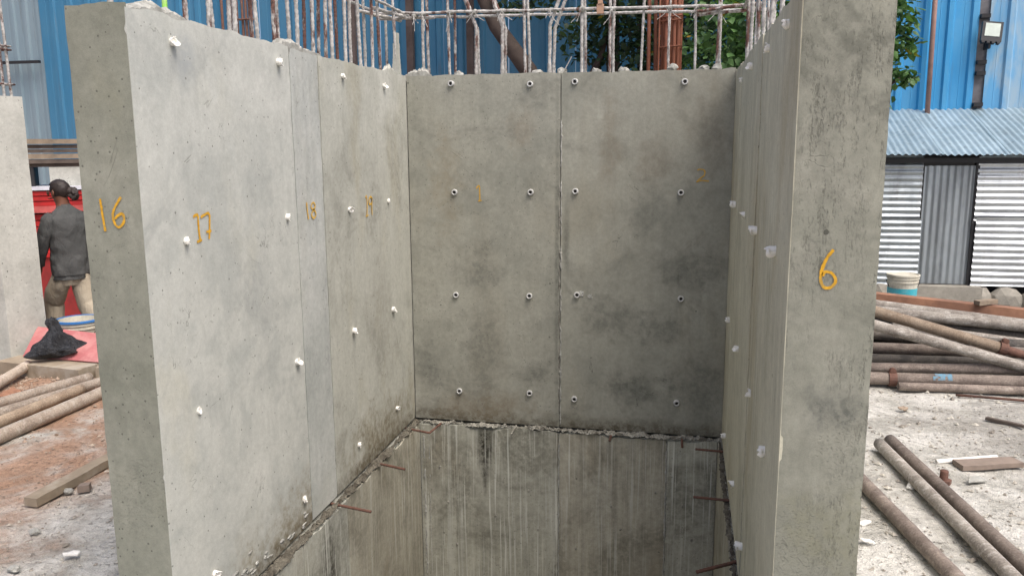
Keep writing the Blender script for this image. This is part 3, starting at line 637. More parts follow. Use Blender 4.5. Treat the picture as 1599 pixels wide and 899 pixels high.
def sheet_mat(name, col, fade, fade_amt, rough=.42, metal=0.0, stain=G(86,84,78), st=.3):
    t = NT(name); o = t.orand(); P = t.vm('ADD', t.obj, t.ma('MULTIPLY', o, 20.0))
    c = t.mix(t.ma('MULTIPLY', t.rng(t.noise(t.mp(P, scale=(1,1,.25)), 3.0, 5, .65, .4), .40, .62), fade_amt), col, fade)
    c = t.mix(1.0, c, t.ma('ADD', .90, t.ma('MULTIPLY', o, .2)), 'MULTIPLY')
    s = t.ma('MULTIPLY', t.rng(t.noise(t.mp(P, scale=(14,14,.8)), 1.0, 4, .65), .56, .72), st)
    c = t.mix(s, c, stain)
    return t.out(c, t.rng(t.noise(P, 9, 3), .3, .7, rough-.06, rough+.12), t.bump(t.noise(P, 5, 3), .15, .02), metal)
MAT['blue'] = sheet_mat('blue_coated_sheet', G(56,118,154), G(80,130,158), .4)
MAT['blue_b'] = sheet_mat('bright_blue_coated_sheet', G(58,154,210), G(104,172,210), .45, st=.2)
MAT['blue_f'] = sheet_mat('faded_blue_sheet', G(96,166,212), G(160,184,198), .9, st=.15)
MAT['grey_s'] = sheet_mat('grey_coated_sheet', G(118,138,148), G(134,150,158), .4)
MAT['galv'] = sheet_mat('galvanised_sheet', G(168,176,180), G(128,133,136), .6, .44, .8, stain=G(96,88,80), st=.35)
MAT['galv_b'] = sheet_mat('bright_galvanised_sheet', G(200,205,208), G(170,174,178), .5, .40, .85, stain=G(120,116,110), st=.2)
MAT['galv_r'] = sheet_mat('weathered_roof_sheet', G(158,178,188), G(132,150,158), .6, .45, .35, stain=G(90,96,98), st=.4)
MAT['post'] = plain('brown_grey_post', G(96,84,80), .8, var=.2, dirt=G(70,58,52), dirt_amt=.5)
MAT['dark'] = plain('dark_paint_and_shade', G(34,34,36), .6)  # dark painted parts, and the blocks that stand for shaded gaps

fence = empty('sheet_fence', 'tall blue corrugated sheet hoarding with brown posts behind the shaft', 'hoarding', (-4.5, 11.0, 0))
nz_ = 0; x = -10.9
while x < 1.9:
    gray = x < -9.55; w = .9 if not gray else .675
    if gray and x < -10.8: w = .675
    o = corr(w-.006, 6.2, .30 if not gray else .225, .032, 'trap', 8, .004, nz_).build('sheet_panel', 'grey_s' if gray else 'blue', fence, False, (x+4.5, (.0 if nz_ % 2 else .012) + (.06 if gray else 0), 0)); nz_ += 1; x += w
for px in (-4.51, -3.684, -2.847, -.95, -6.3, .6):
    MB().box((px+4.5-.045, -.16, -.05), (px+4.5+.045, -.08, 5.2)).build('fence_post', 'post', fence)
MB().box((-10.9+4.5, -.10, 3.26), (-9.56+4.5, -.045, 3.30)).build('fence_rail', 'dark', fence)
MB().box((-9.5+4.5, -.075, 1.2), (1.6+4.5, -.045, 1.26)).build('fence_rail', 'post', fence)

fence2 = empty('sheet_fence', 'bright blue corrugated sheet wall rising behind the tin shed', 'hoarding', (4.0, 12.05, 0))
x = 1.92
for i, (w, mt) in enumerate([(.9, 'blue_b'), (.87, 'blue_b'), (.96, 'blue_f'), (.9, 'blue_f'), (.9, 'blue_f')]):
    if i == 2: x += .12
    corr(w-.004, 6.4, w/3.001, .034, 'trap', 8, .004, 40+i).build('sheet_panel', mt, fence2, False, (x-4.0, .012*(i % 2), 0)); x += w
gp = MB().box((3.66-4, .03, 0), (3.83-4, .06, 6.0)).build('gap_post', plain('grey_channel', G(108,106,108), .6, dirt=G(70,66,66), dirt_amt=.6), fence2)
for z in (3.58, 3.0, 2.86, 2.46):
    MB().box((3.69-4, -.06, z), (3.80-4, .028, z+.05)).build('bracket', 'dark', fence2)
MB().tube([(3.117-4, -.12, 2.2), (3.095-4, -.12, 4.6)], .032, 12).build('stay_pipe', plain('brown_pipe_paint', G(150,118,108), .7, dirt=G(120,90,78), dirt_amt=.5), fence2, True)

# flood lamp hung on the hoarding
fl = empty('flood_lamp', 'small square black flood lamp with pale lens on the blue sheet wall', 'flood lamp', (3.775, 11.86, 3.24))
Mf = Matrix.Rotation(math.radians(-14), 4, 'X') @ Matrix.Rotation(math.radians(7), 4, 'Y')
m = MB().box((-.12, -.03, .02), (.12, .03, .28), Mf); m.box((-.105, .03, .05), (.105, .055, .25), Mf); m.build('housing', plain('black_cast_metal', G(36,37,40), .5), fl)
MB().box((-.088, -.036, .085), (.088, -.031, .255), Mf).build('lens', plain('frosted_lens', G(196,206,196), .25), fl)
m = MB()
for i in range(4): m.box((-.11+.06*i, -.04, -.005), (-.075+.06*i, .02, .018), Mf)
m.build('cooling_fins', 'dark', fl); MB().box((-.012, .0, -.06), (.012, .20, .03)).build('bracket', 'dark', fl)

# ------------------------------------------------------------------ tin shed
shed = empty('tin_shed', 'small corrugated tin shed with plain sheet door under a sloping sheet roof', 'shed', (3.1, 10.6, 0))
ox, oy = 3.1, 10.6
plinth = MB()
for i in range(9):
    x0 = 1.6+i*.34; plinth = MB().lump((x0+.17-ox, .02, .10), (.20, .14, .20), 60+i, 2, .2); 
    plinth.build('plinth_stone', plain('plinth_concrete', G(150,146,136), .92, var=.25, scale=8, bump=.8, dirt=G(108,104,96), dirt_amt=.6) if i == 0 else bpy.data.materials['plinth_concrete'], shed)
MB().box((2.66-ox, -.12, 0), (3.5-ox, .2, .295)).build('door_step', bpy.data.materials['plinth_concrete'], shed)
def hsheet(x0, x1, z0, z1, mat, seed, y=0.0):      # horizontal ribs
    m = corr(z1-z0, x1-x0, .076, .011, 'sine', 14, .022, seed); m.v = [(x0-ox+v[2], y+v[1], z0+v[0]) for v in m.v]; m.f = [f[::-1] for f in m.f]
    return m.build('wall_sheet', mat, shed, True)
hsheet(1.7, 2.80, .22, 1.10, 'galv', 1); hsheet(1.7, 2.78, 1.06, 1.90, 'galv', 2, .02)
hsheet(3.40, 4.5, .30, 1.12, 'galv_b', 3); hsheet(3.38, 4.5, 1.08, 1.90, 'galv_b', 4, .02)
d_ = corr(.60, 1.42, .076, .007, 'sine', 8, .008, 9); d_.v = [(2.80-ox+v[0]+.012*(1.4-v[2])*.2, v[1]+.045, .305+v[2]) for v in d_.v]
door = d_.build('door', 'galv', shed, True)
MB().tube([(3.36-ox, .02, .95), (3.36-ox, -.02, .97), (3.36-ox, -.02, 1.05), (3.36-ox, .02, 1.07)], .008, 6).build('door_handle', 'dark', door)
m = MB().box((2.77-ox, .03, .29), (2.80-ox, .10, 1.86)); m.build('door_post', 'dark', shed)
MB().box((3.36-ox, .03, .29), (3.40-ox, .10, 1.86)).build('door_post', 'dark', shed)
MB().box((2.80-ox, .05, 1.72), (3.345-ox, .09, 1.86)).build('door_gap_shade', 'dark', shed)  # dark slab in place of the shaded gap over the door
MB().box((1.7-ox, .25, .0), (4.5-ox, 1.3, 1.84)).build('shed_shade_block', 'dark', shed)  # solid dark block filling the shed, stands for the shade inside
sl = math.atan2(2.40-1.86, 1.5)
for i in range(5):
    w = .72; m = corr(w+.06, math.hypot(1.68, 1.68*math.tan(sl)), .076, .010, 'sine', 10, .012, 20+i); th = sl
    x0 = 1.45+i*w-ox; lift = .004*(i % 2)
    m.v = [(x0+v[0], -.16+v[2]*math.cos(th)+v[1]*-math.sin(th), 1.855+lift+v[2]*math.sin(th)-v[1]*math.cos(th)) for v in m.v]
    m.build('roof_sheet', 'galv_r', shed, True)
MB().box((1.5-ox, -.02, 1.76), (4.6-ox, .04, 1.82)).build('eave_rail', 'dark', shed)
def scuff(a, b): pass

# ------------------------------------------------------------------ pipes, buckets and timber on the right
def pipe_mat(name, base, alt, splash, amt, wide=.5):
    t = NT(name); o = t.orand(); P = t.vm('ADD', t.obj, t.ma('MULTIPLY', o, 31.0))
    c = t.mix(t.rng(t.noise(P, 6, 5, .65, .4), .36, .62), base, alt)
    c = t.mix(t.ma('MULTIPLY', t.rng(t.noise(t.mp(P, scale=(.35,1,1)), 26, 5, .75), wide-.02, wide+.16), amt), c, splash)
    c = t.mix(1.0, c, t.rng(t.noise(P, 90, 3), .25, .75, .68, 1.3, False), 'MULTIPLY')
    c = t.mix(1.0, c, t.ma('ADD', .74, t.ma('MULTIPLY', o, .50)), 'MULTIPLY')
    return t.out(c, .82, t.bump(t.noise(P, 60, 5, .7), .5, .006))
MAT['p_grey'] = pipe_mat('dusty_grey_pipe', G(116,109,101), G(142,136,127), G(178,174,166), .7)
MAT['p_tan'] = pipe_mat('dusty_tan_pipe', G(132,115,97), G(152,136,117), G(180,170,154), .55, .56)
MAT['p_brown'] = pipe_mat('dusty_brown_pipe', G(108,97,89), G(134,122,112), G(172,162,150), .6, .54)
MAT['p_dark'] = pipe_mat('dark_pipe', G(68,64,60), G(98,92,84), G(150,146,138), .5, .56)
MAT['p_red'] = pipe_mat('red_dust_pipe', G(146,132,118), G(170,157,142), G(190,182,170), .6, .50)
def pipe(label, a, b, r, mat, group, ext=None):
    a = Vector(a); b = Vector(b); mid = (a+b)/2; o = MB().pipe(a-mid, b-mid, r, r*.86, 18, 24, .05).build('scaffold_pipe', mat, None, True, mid)
    return tag(o, label, 'pipe', group)
def lerpx(a, b, x): s = (x-a[0])/(b[0]-a[0]); return (x, a[1]+(b[1]-a[1])*s, a[2]+(b[2]-a[2])*s)
PG = 'pipes stacked in front of the tin shed'
def stk(label, a, b, x0, x1, r, mat, dy=0.0):
    p = lerpx(a, b, x0); q = lerpx(a, b, x1); return pipe(label, (p[0], p[1]-dy, p[2]), (q[0], q[1]+dy, q[2]), r, mat, PG)
stk('grey pipe just under the rusty beam on the pipe stack', (1.824,8.2,.472), (3.116,8.2,.335), 1.25, 4.0, .050, 'p_grey')
stk('thick dusty grey pipe, second below the rusty beam', (1.962,8.0,.437), (3.043,8.0,.355), 1.5, 3.9, .052, 'p_grey')
stk('grey pipe in the middle of the stack, half hidden behind the slanting pipes', (1.992,8.05,.35), (3.087,8.05,.25), 1.4, 4.0, .052, 'p_dark')
stk('long pale pipe low at the back right of the stack', (2.384,7.9,.285), (3.053,7.9,.215), 1.9, 4.1, .046, 'p_grey')
stk('tan prop slanting down to the right across the top of the stack', (1.628,7.32,.579), (2.649,7.28,.30), 1.2, 2.62, .048, 'p_tan')
pr_ = bpy.data.objects[-1] if False else None
stk('thin orange rusty tube coming out of the collar of the slanting prop', (1.628,7.32,.579), (2.649,7.28,.30), 2.60, 3.35, .036, 'rust')
stk('mottled grey pipe slanting across the front of the stack', (1.59,7.13,.50), (2.751,7.13,.195), 1.15, 3.3, .045, 'p_grey')
stk('dark bluish pipe at the left of the stack behind the slanting pipes', (1.715,7.7,.30), (2.225,7.7,.275), 1.2, 3.4, .055, 'p_dark')
stk('brown pipe with pale spots at mid height on the left', (1.694,7.55,.205), (2.303,7.55,.21), 1.1, 3.5, .050, 'p_brown')
stk('dark brown pipe below the spotted one in the stack', (1.693,7.45,.13), (2.564,7.45,.14), 1.15, 3.6, .046, 'p_dark')
stk('black pipe lying on the ground deep in the stack', (1.668,7.62,.055), (2.534,7.62,.055), 1.1, 3.7, .052, 'p_dark')
stk('brown pipe second from the bottom at the front of the stack', (1.59,7.17,.125), (2.749,7.17,.165), 1.1, 3.4, .042, 'p_brown')
stk('brown pipe with a blue paint mark and clamp at the foot of the stack', (1.556,7.0,.078), (2.697,7.0,.105), 1.1, 3.5, .052, 'p_brown')
stk('thin brown pipe lying lowest and nearest at the foot of the stack', (1.634,6.91,.045), (2.664,6.93,.055), 1.75, 3.7, .034, 'p_brown')
for i, (y, z, lb) in enumerate([(7.8,.10,'dark pipe under the back of the stack, lower left'), (8.0,.06,'dark pipe on the ground under the back of the stack'), (8.2,.10,'dark pipe at the very back of the stack on the ground'), (8.1,.20,'dark pipe holding up the back grey pipes of the stack')]):
    pipe(lb, (1.3+.1*i, y, z), (3.8, y, z+.02), .055, 'p_dark', PG)
rod = tag(MB().tube([(2.15,6.80,.03),(3.2,6.66,.03)], .011, 8).build('steel_rod', 'rust', None, True), 'thin rusty rod on the ground at the foot of the pipe stack', 'rod')
bm_ = MB(); V0 = Vector((1.2,8.4,.60)); V1 = Vector((4.0,8.4,.362)); dv = (V1-V0)
for (y0, z0, y1, z1) in ((-.07,.0,.07,.012), (-.07,-.075,-.058,.0), (.058,-.075,.07,.0)):
    vs = []
    for q in (V0, V1): vs += [q+Vector((0,y0,z0)), q+Vector((0,y1,z0)), q+Vector((0,y1,z1)), q+Vector((0,y0,z1))]
    bm_.add([v-V0 for v in vs], [(0,1,2,3),(7,6,5,4),(0,4,5,1),(1,5,6,2),(2,6,7,3),(3,7,4,0)])
MAT['rust_b'] = plain('orange_rust_beam', G(150,110,86), .85, var=.25, scale=9, dirt=G(116,84,68), dirt_amt=.7, bump=.4)
tag(bm_.build('steel_channel', 'rust_b', None, False, V0), 'long rusty orange steel channel lying on top of the pipe stack', 'steel beam')
def collar(label, c, r, mat='rust', name='pipe_clamp'):
    e = empty(name, label, 'clamp', c)
    MB().lathe([(r*1.0,-.03),(r*1.22,-.03),(r*1.22,.03),(r*1.0,.03)], 16, Matrix.Rotation(math.pi/2, 4, 'Y')).build('band', mat, e)
    MB().lathe([(.0,-.022),(.022,-.02),(.024,.02),(.0,.022)], 10, Matrix.Translation((0,-.01,r*1.4)) @ Matrix.Rotation(math.pi/2, 4, 'X')).build('bolt_head', mat, e)
    MB().box((-.024,-.012,r*1.05), (.024,.012,r*1.55)).build('lug', mat, e); return e
collar('rusty clamp ring round the lowest front pipe of the stack', (1.72,7.0,.082), .052)
cc = collar('rusty collar where the slanting tan prop narrows', (2.62,7.28,.312), .048); cc.rotation_euler = (0, .27, 0)
# blue paint mark on the bottom pipe
m = MB(); V = []; F = []
for i in range(9):
    for k in range(5):
        a = math.radians(120-k*26+90*0); V.append((2.02+.018*i, 7.0-.0535*math.cos(math.radians(10+k*18)), .091+.0535*math.sin(math.radians(10+k*18))+.0004*i))
for i in range(8):
    for k in range(4):
        if N3(i*.7, k*.9, 4) > -.12: F.append((i*5+k, i*5+k+1, i*5+k+6, i*5+k+5))
o = m.add(V, F).build('paint_mark', plain('blue_paint', G(96,138,160), .8, dirt=G(130,110,96), dirt_amt=.6, dscale=30))
for q in bpy.data.objects:
    if q.get('label', '').startswith('brown pipe with a blue'): o.parent = q; o.matrix_parent_inverse = Matrix.Translation(q.location).inverted()
wood = lambda n, c, d: plain(n, c, .85, var=.2, scale=10, dirt=d, dirt_amt=.6, bump=.5)
MAT['wood_r'] = wood('reddish_timber', G(134,120,108), G(118,106,97)); MAT['wood_g'] = wood('grey_timber', G(140,126,108), G(104,94,82)); MAT['wood_p'] = wood('pale_dusty_timber', G(146,133,114), G(176,169,155))
MAT['wood_d'] = wood('dark_old_timber', G(94,84,76), G(58,50,46))
def plank(label, c, size, rz, mat, name='timber_offcut', group=None, ry=0.0, rx=0.0):
    m = MB(); L, Wd, Th = size; n = 10; V = []; F = []
    for i in range(n+1):
        x = -L/2+L*i/n
        for (y, z) in ((-Wd/2,-Th/2),(Wd/2,-Th/2),(Wd/2,Th/2),(-Wd/2,Th/2)): V.append((x+.004*N3(y*9, z*9, i), y+.004*N3(x, y, z, 3), z+.003*N3(x, z, y, 4)))
    for i in range(n):
        for k in range(4): F.append((i*4+k, i*4+(k+1)%4, i*4+4+(k+1)%4, i*4+4+k)[::-1])
    F += [(0,1,2,3), (n*4+3, n*4+2, n*4+1, n*4)]
    o = m.add(V, F).build(name, mat, None, False, c); o.rotation_euler = (rx, ry, rz); return tag(o, label, 'timber', group)
plank('small wood offcut lying on the rusty beam', (2.83,8.36,.505), (.22,.07,.04), .5, 'wood_g')
plank('reddish timber offcut lying on dusty ground beside a white tube', (1.905,5.335,.022), (.40,.11,.03), .30, 'wood_r')
plank('short wood chip beside the timber offcut, right of the long pipes', (2.30,6.2,.02), (.25,.03,.02), -.7, 'wood_d')
pipe('thin white plastic tube under the reddish timber offcut', (1.60,5.31,.02), (2.0,5.47,.02), .014, 'pvc', 'loose')
bpy.data.objects['scaffold_pipe']
for o in list(bpy.data.objects):
    if o.get('group') == 'loose': o.name = 'plastic_tube'; del o['group']; o['category'] = 'tube'
GP = 'loose pipes on the ground right of the shaft'
def gpipe(label, a, b, ext, r, mat, grp):
    a = Vector(a); b = Vector(b); d = (b-a); return pipe(label, a, a+d*ext, r, mat, grp)
gpipe('dusty pipe nearest the pitted end wall on the right', (1.04,4.98,.048), (1.256,3.777,.048), 1.7, .040, 'p_brown', GP)
gpipe('left one of the two pipes lying side by side on the right', (1.304,5.496,.048), (1.512,3.828,.048), 1.5, .038, 'p_grey', GP)
gpipe('right one of the two pipes lying side by side on the right', (1.39,5.586,.048), (1.605,3.946,.048), 1.5, .038, 'p_brown', GP)
# cut-off bolt standing in the dust
b_ = empty('anchor_bolt', 'short rusty bolt standing in dust right of the two pipes', 'bolt', (1.569,5.04,0))
MB().lathe([(.0,.07),(.022,.07),(.024,.065),(.024,-.02)], 12).build('shank', 'rust', b_, True); MB().lathe([(0,.014),(.045,.014),(.045,-.01)], 6).build('nut', 'rust', b_)

def bucket(label, loc, r, h, body, band=None, rim=None, lid=True, handle=True):
    e = empty('bucket', label, 'bucket', loc)
    M_ = None
    prof = [(.0,.004),(r*.86,.0),(r*.87,.01),(r*.965,h*.80),(r*1.03,h*.81),(r*1.03,h*.845),(r*.98,h*.85),(r*.99,h*.90),(r*1.05,h*.905),(r*1.05,h*.93),(r,h*.935),(r*1.02,h*.985),(r*1.06,h*.99),(r*1.06,h),(r*.96,h)]
    prof += [(r*.92,h*.6),(r*.82,.02),(0,.02)] if not lid else []
    MB().lathe(prof, 32).build('body', body, e, False)
    if lid: MB().lathe([(r*1.055,h*.97),(r*1.075,h*.975),(r*1.075,h*1.02),(r*.98,h*1.025),(r*.95,h*1.0),(0,h*1.0)], 32).build('lid', body, e)
    if band:
        m = MB(); n = 20; V = []; F = []
        for k in range(n+1):
            a = math.radians(175+k*170/n)
            for (q, z) in ((.905, h*.18), (.955, h*.66)): V.append((r*(q+.012)*math.cos(a), r*(q+.012)*math.sin(a), z))
        for k in range(n): F.append((2*k, 2*k+2, 2*k+3, 2*k+1))
        m.add(V, F).build('label_band', band, e)
    if rim: MB().lathe([(r*1.06,h*.965),(r*1.09,h*.97),(r*1.09,h*1.015),(r*.97,h*1.02),(r*.96,h*.98)], 32).build('rim', rim, e)
    if handle:
        m = MB(); pts = [(r*1.07*math.cos(a), -r*.35*math.sin(a)-.01, h*.86-r*.95*math.sin(a)*.9) for a in [math.pi*i/16 for i in range(17)]]
        m.tube(pts, .004, 6).build('handle', 'dark', e)
    return e
MAT['cream'] = plain('cream_plastic', G(204,200,184), .55, var=.08, dirt=G(158,150,132), dirt_amt=.6, dscale=7)
MAT['cyan'] = plain('cyan_label', G(62,168,184), .5, var=.1, dirt=G(150,176,172), dirt_amt=.5, dscale=14)
MAT['bluerim'] = plain('blue_plastic', G(56,118,182), .5)
bucket('cream lidded bucket with cyan label beside the shed door', (2.33,9.35,.20), .155, .40, 'cream', 'cyan', None, True)
plank('timber block under the cream bucket behind the pipe stack', (2.33,9.36,.098), (.5,.34,.19), .1, 'wood_g')
# paper and plastic scraps
for i, (x, y, s, lb) in enumerate([(1.356,4.887,.05,'white scrap between the single pipe and the pair'), (.99,4.34,.035,'small white scrap by the foot of the pitted end wall'), (.95,4.12,.04,'white scrap right beside the pitted end wall, nearest the camera'),
        (1.25,3.9,.045,'white scrap at the near end of the single pipe'), (1.671,6.416,.045,'orange-pink scrap on the bare ground before the pipe stack'), (-2.923,3.217,.045,'white scrap on the ground at lower left'), (1.75,5.06,.075,'flat pale cement flake right of the bolt'), (1.18,4.45,.03,'tiny white chip between the shaft and the single pipe')]):
    m = MB(); n = 9; V = [(0,0,.02)]
    for k in range(n): a = 2*math.pi*k/n; q = s*U(.55,1.1); V.append((q*math.cos(a), q*.65*math.sin(a), .008+U(0,.016)))
    V += [(v[0], v[1], v[2]-.007) for v in V]
    F = [(0, 1+k, 1+(k+1)%n) for k in range(n)] + [(n+1, n+2+(k+1)%n, n+2+k) for k in range(n)] + [(1+k, n+2+k, n+2+(k+1)%n, 1+(k+1)%n) for k in range(n)]
    tag(m.add(V, F).build('scrap', 'mortar' if i == 6 else ('p_tan' if i == 4 else 'pvc'), None, False, (x, y, .008)), lb, 'scrap', 'scraps lying on the ground').rotation_euler = (U(-.3,.3), U(-.3,.3), U(0,6))

# ------------------------------------------------------------------ left yard: pipes, timber, bucket, board, bag
LP = 'dusty pipes on the ground left of the shaft'
for lb, a, b, e0, r, mt in [
        ('short pipe end lying apart behind the other pipes on the left', (-5.30,4.80,.06), (-5.679,5.989,.10), 1.0, .044, 'p_red'),
        ('rearmost pipe of the dusty row on the left', (-5.25,4.80,.05), (-4.974,5.894,.05), 1.0, .044, 'p_red'),
        ('second pipe from the back in the dusty row on the left', (-5.00,4.75,.05), (-4.72,6.1,.05), 1.0, .043, 'p_red'),
        ('pale third pipe of the left row with its round end in view', (-4.80,4.45,.055), (-4.793,5.566,.055), 1.0, .042, 'p_tan'),
        ('thick front pipe of the dusty row on the left', (-4.55,4.20,.055), (-4.558,5.95,.055), 1.0, .050, 'p_red')]:
    pipe(lb, a, b, r, mt, LP)
plank('pale dusty plank lying alone on the ground left of the shaft', (-3.566,4.10,.03), (.86,.085,.05), math.radians(90), 'wood_p')
plank('small wood chip on red soil beside the pale plank', (-3.43,3.93,.02), (.06,.05,.04), .4, 'wood_r')
plank('long thick timber lying on the ground under the pink board', (-5.50,6.02,.065), (.95,.24,.12), -.12, 'wood_p', 'timber_beam')
plank('shorter timber butted against the end of the long thick timber', (-4.93,6.12,.06), (.22,.24,.11), .45, 'wood_p', 'timber_beam')
MAT['pinkply'] = plain('pink_film_plywood', G(176,104,104), .6, var=.1, dirt=G(196,150,144), dirt_amt=.5)
o = MB(); A_ = [Vector((-5.88,6.36,.36)), Vector((-5.20,6.33,.33)), Vector((-5.02,6.06,.14)), Vector((-5.86,6.13,.135))]; nn = (A_[1]-A_[0]).cross(A_[3]-A_[0]).normalized()*.016
o.add([v-A_[3] for v in A_] + [v+nn-A_[3] for v in A_], [(0,1,2,3),(7,6,5,4),(0,4,5,1),(1,5,6,2),(2,6,7,3),(3,7,4,0)])
tag(o.build('plywood_board', 'pinkply', None, False, A_[3]), 'pink-red plywood board propped on the timber under a black bag', 'board')
bucket('white bucket with blue rim behind the pink board', (-5.60,6.56,0.0), .19, .40, 'cream', None, 'bluerim', False)
plank('dark plank propping the pink board at the back', (-5.5,6.36,.15), (.7,.05,.30), -.03, 'wood_d')
t = NT('black_plastic_film'); c = t.mix(t.rng(t.noise(t.obj, 9, 4), .4, .6), G(30,31,34), G(52,54,58)); MAT['bag'] = t.out(c, .38, t.bump(t.noise(t.obj, 26, 6, .65, 1.6), 1.0, .03))
import bmesh
bmx = bmesh.new(); bmesh.ops.create_icosphere(bmx, subdivisions=5, radius=1.0)
for v in bmx.verts:
    p = v.co.copy(); zz = p.z*.5+.5; w = max(0, 1-zz*1.55)**.9*.20+.040+.02*max(0, zz-.75); w *= 1+.40*mnoise.fractal(Vector((p.x*2.3, p.y*2.3, p.z*1.2)), 1, 2, 4)
    an = math.atan2(p.y, p.x); w *= 1+.16*math.sin(an*7+p.z*3)
    rr = math.hypot(p.x, p.y) or 1; k = min(1, rr*1.6)
    v.co = Vector((math.cos(an)*w*k*1.1 - .07*zz, math.sin(an)*w*k*.5, zz*.36 - .02 + .03*mnoise.noise(p*3)))
me = bpy.data.meshes.new('plastic_bag'); bmx.to_mesh(me); bmx.free(); me.materials.append(MAT['bag']); me.shade_smooth()
o = bpy.data.objects.new('plastic_bag', me); COL.objects.link(o); o.location = (-5.42, 6.12, .17); o.rotation_euler = (-.25, 0, .7); tag(o, 'crumpled black plastic bag slumped on the pink board', 'bag')

# red cabinet with timber on top, behind the walker
cab = empty('red_cabinet', 'red metal cabinet with pale top edge behind the walking person', 'cabinet', (-7.35, 8.5, 0), rz=.62)
MAT['redp'] = plain('red_enamel', G(178,40,40), .45, var=.12, dirt=G(128,34,36), dirt_amt=.6); MAT['redd'] = plain('dark_red_enamel', G(146,44,44), .5, var=.12, dirt=G(110,40,40), dirt_amt=.6)
MAT['whitep'] = plain('white_edge', G(206,208,216), .5)
MB().box((-.75,-.28,0), (.75,.30,.74)).build('base', 'redd', cab); MB().box((-.78,-.32,.74), (.78,.32,.80)).build('shelf', 'redp', cab)
for i in range(6): MB().box((-.74,-.27+.006*(i % 2),.80+i*.075), (.74,.30,.80+i*.075+.062)).build('slat', 'redp', cab)
MB().box((-.78,-.33,1.26), (.78,.32,1.335)).build('shelf', plain('worn_red_enamel', G(190,92,88), .6, dirt=G(150,60,58), dirt_amt=.6), cab)
for i in range(3): MB().box((-.76+.01*i,-.30-.008*i,1.337+i*.06), (.76,.31,1.337+i*.06+.05)).build('slat', 'redp', cab)
MB().box((-.80,-.34,1.52), (.80,.34,1.56)).build('top', 'whitep', cab)
def relt(p): return cab.matrix_world @ Vector(p)
Mc = Matrix.Translation((-7.35,8.5,0)) @ Matrix.Rotation(.62, 4, 'Z')
o = MB().box((-.32,-.22,0), (.06,.22,.22)).build('opening_shade_block', 'dark', None, False, Mc @ Vector((-.28,0,1.561))); o.rotation_euler = (0,0,.62); tag(o, 'dark block standing for the shaded opening on top of the red cabinet', 'box')  # dark block put in for the shade of an opening under the boards
o = MB().box((-.20,-.22,0), (.20,.22,.22)).build('concrete_block', 'pale2', None, False, Mc @ Vector((.14,0,1.561))); o.rotation_euler = (0,0,.62); tag(o, 'grey concrete block beside the dark opening block on the red cabinet', 'block')
for i, (z, th, dx, mt, lb) in enumerate([(1.80,.035,.0,'wood_d','lowest dark board of the timber stack above the red cabinet'), (1.845,.045,.03,'wood_d','second board from the bottom of the timber stack, blackened'), (1.905,.055,-.02,'wood_g','pale grey middle board of the timber stack above the cabinet'), (1.965,.04,.04,'wood_d','thin dark board, fourth from the bottom of the timber stack'), (2.015,.045,.0,'wood_d','dark weathered board, second from the top of the timber stack'), (2.075,.055,-.03,'wood_g','topmost grey board of the timber stack above the red cabinet')]):
    p = Mc @ Vector((.02+dx,-.02*(i % 2),0)); plank(lb, (p.x, p.y, z), (1.5,.42+.03*(i % 3),th), .62+.03*(i % 3-1), mt, 'stacked_board', 'boards stacked above the red cabinet')

# ------------------------------------------------------------------ the walking person (seen from behind, moving left)
def skin(name, verts, edges, radii, mat, parent, sub=2, root=0):
    me = bpy.data.meshes.new(name); me.from_pydata(verts, edges, []); me.update()
    o = bpy.data.objects.new(name, me); COL.objects.link(o); o.parent = parent
    md = o.modifiers.new('skin', 'SKIN'); md.use_smooth_shade = True; md.use_x_symmetry = False
    for i, r in enumerate(radii):
        r = r if isinstance(r, tuple) else (r, r); me.skin_vertices[0].data[i].radius = r; me.skin_vertices[0].data[i].use_root = (i == root)
    sb = o.modifiers.new('sub', 'SUBSURF'); sb.levels = sub; sb.render_levels = sub
    dg = bpy.context.evaluated_depsgraph_get(); dg.update(); m2 = bpy.data.meshes.new_from_object(o.evaluated_get(dg)); o.modifiers.clear(); o.data = m2
    m2.materials.clear(); m2.materials.append(MAT[mat] if isinstance(mat, str) else mat); m2.shade_smooth(); return o
MAT['skin'] = plain('brown_skin', G(112,74,56), .55, var=.08); MAT['hair'] = plain('black_hair', G(40,31,27), .55, var=.3, scale=60, bump=.6)
t = NT('charcoal_knit'); c = t.mix(t.rng(t.noise(t.obj, 7, 5, .65), .35, .65), G(72,74,73), G(80,81,80)); MAT['knit'] = t.out(c, .95, t.bump(t.ma('ADD', t.noise(t.mp(t.obj, scale=(1,1,.5)), 11, 4, .6, .8), t.ma('MULTIPLY', t.noise(t.obj, 160, 2), .15)), 1.0, .018))
t = NT('khaki_cotton'); c = t.mix(t.rng(t.noise(t.obj, 6, 5, .65), .35, .65), G(152,142,124), G(170,160,141)); MAT['khaki'] = t.out(c, .95, t.bump(t.noise(t.mp(t.obj, scale=(1,1,.45)), 11, 5, .6, .8), .9, .025))
per = empty('person', 'person in charcoal sweater and khaki trousers walking left, hair in a low bun', 'person', (-5.87, 6.84, 0), rz=math.radians(66))
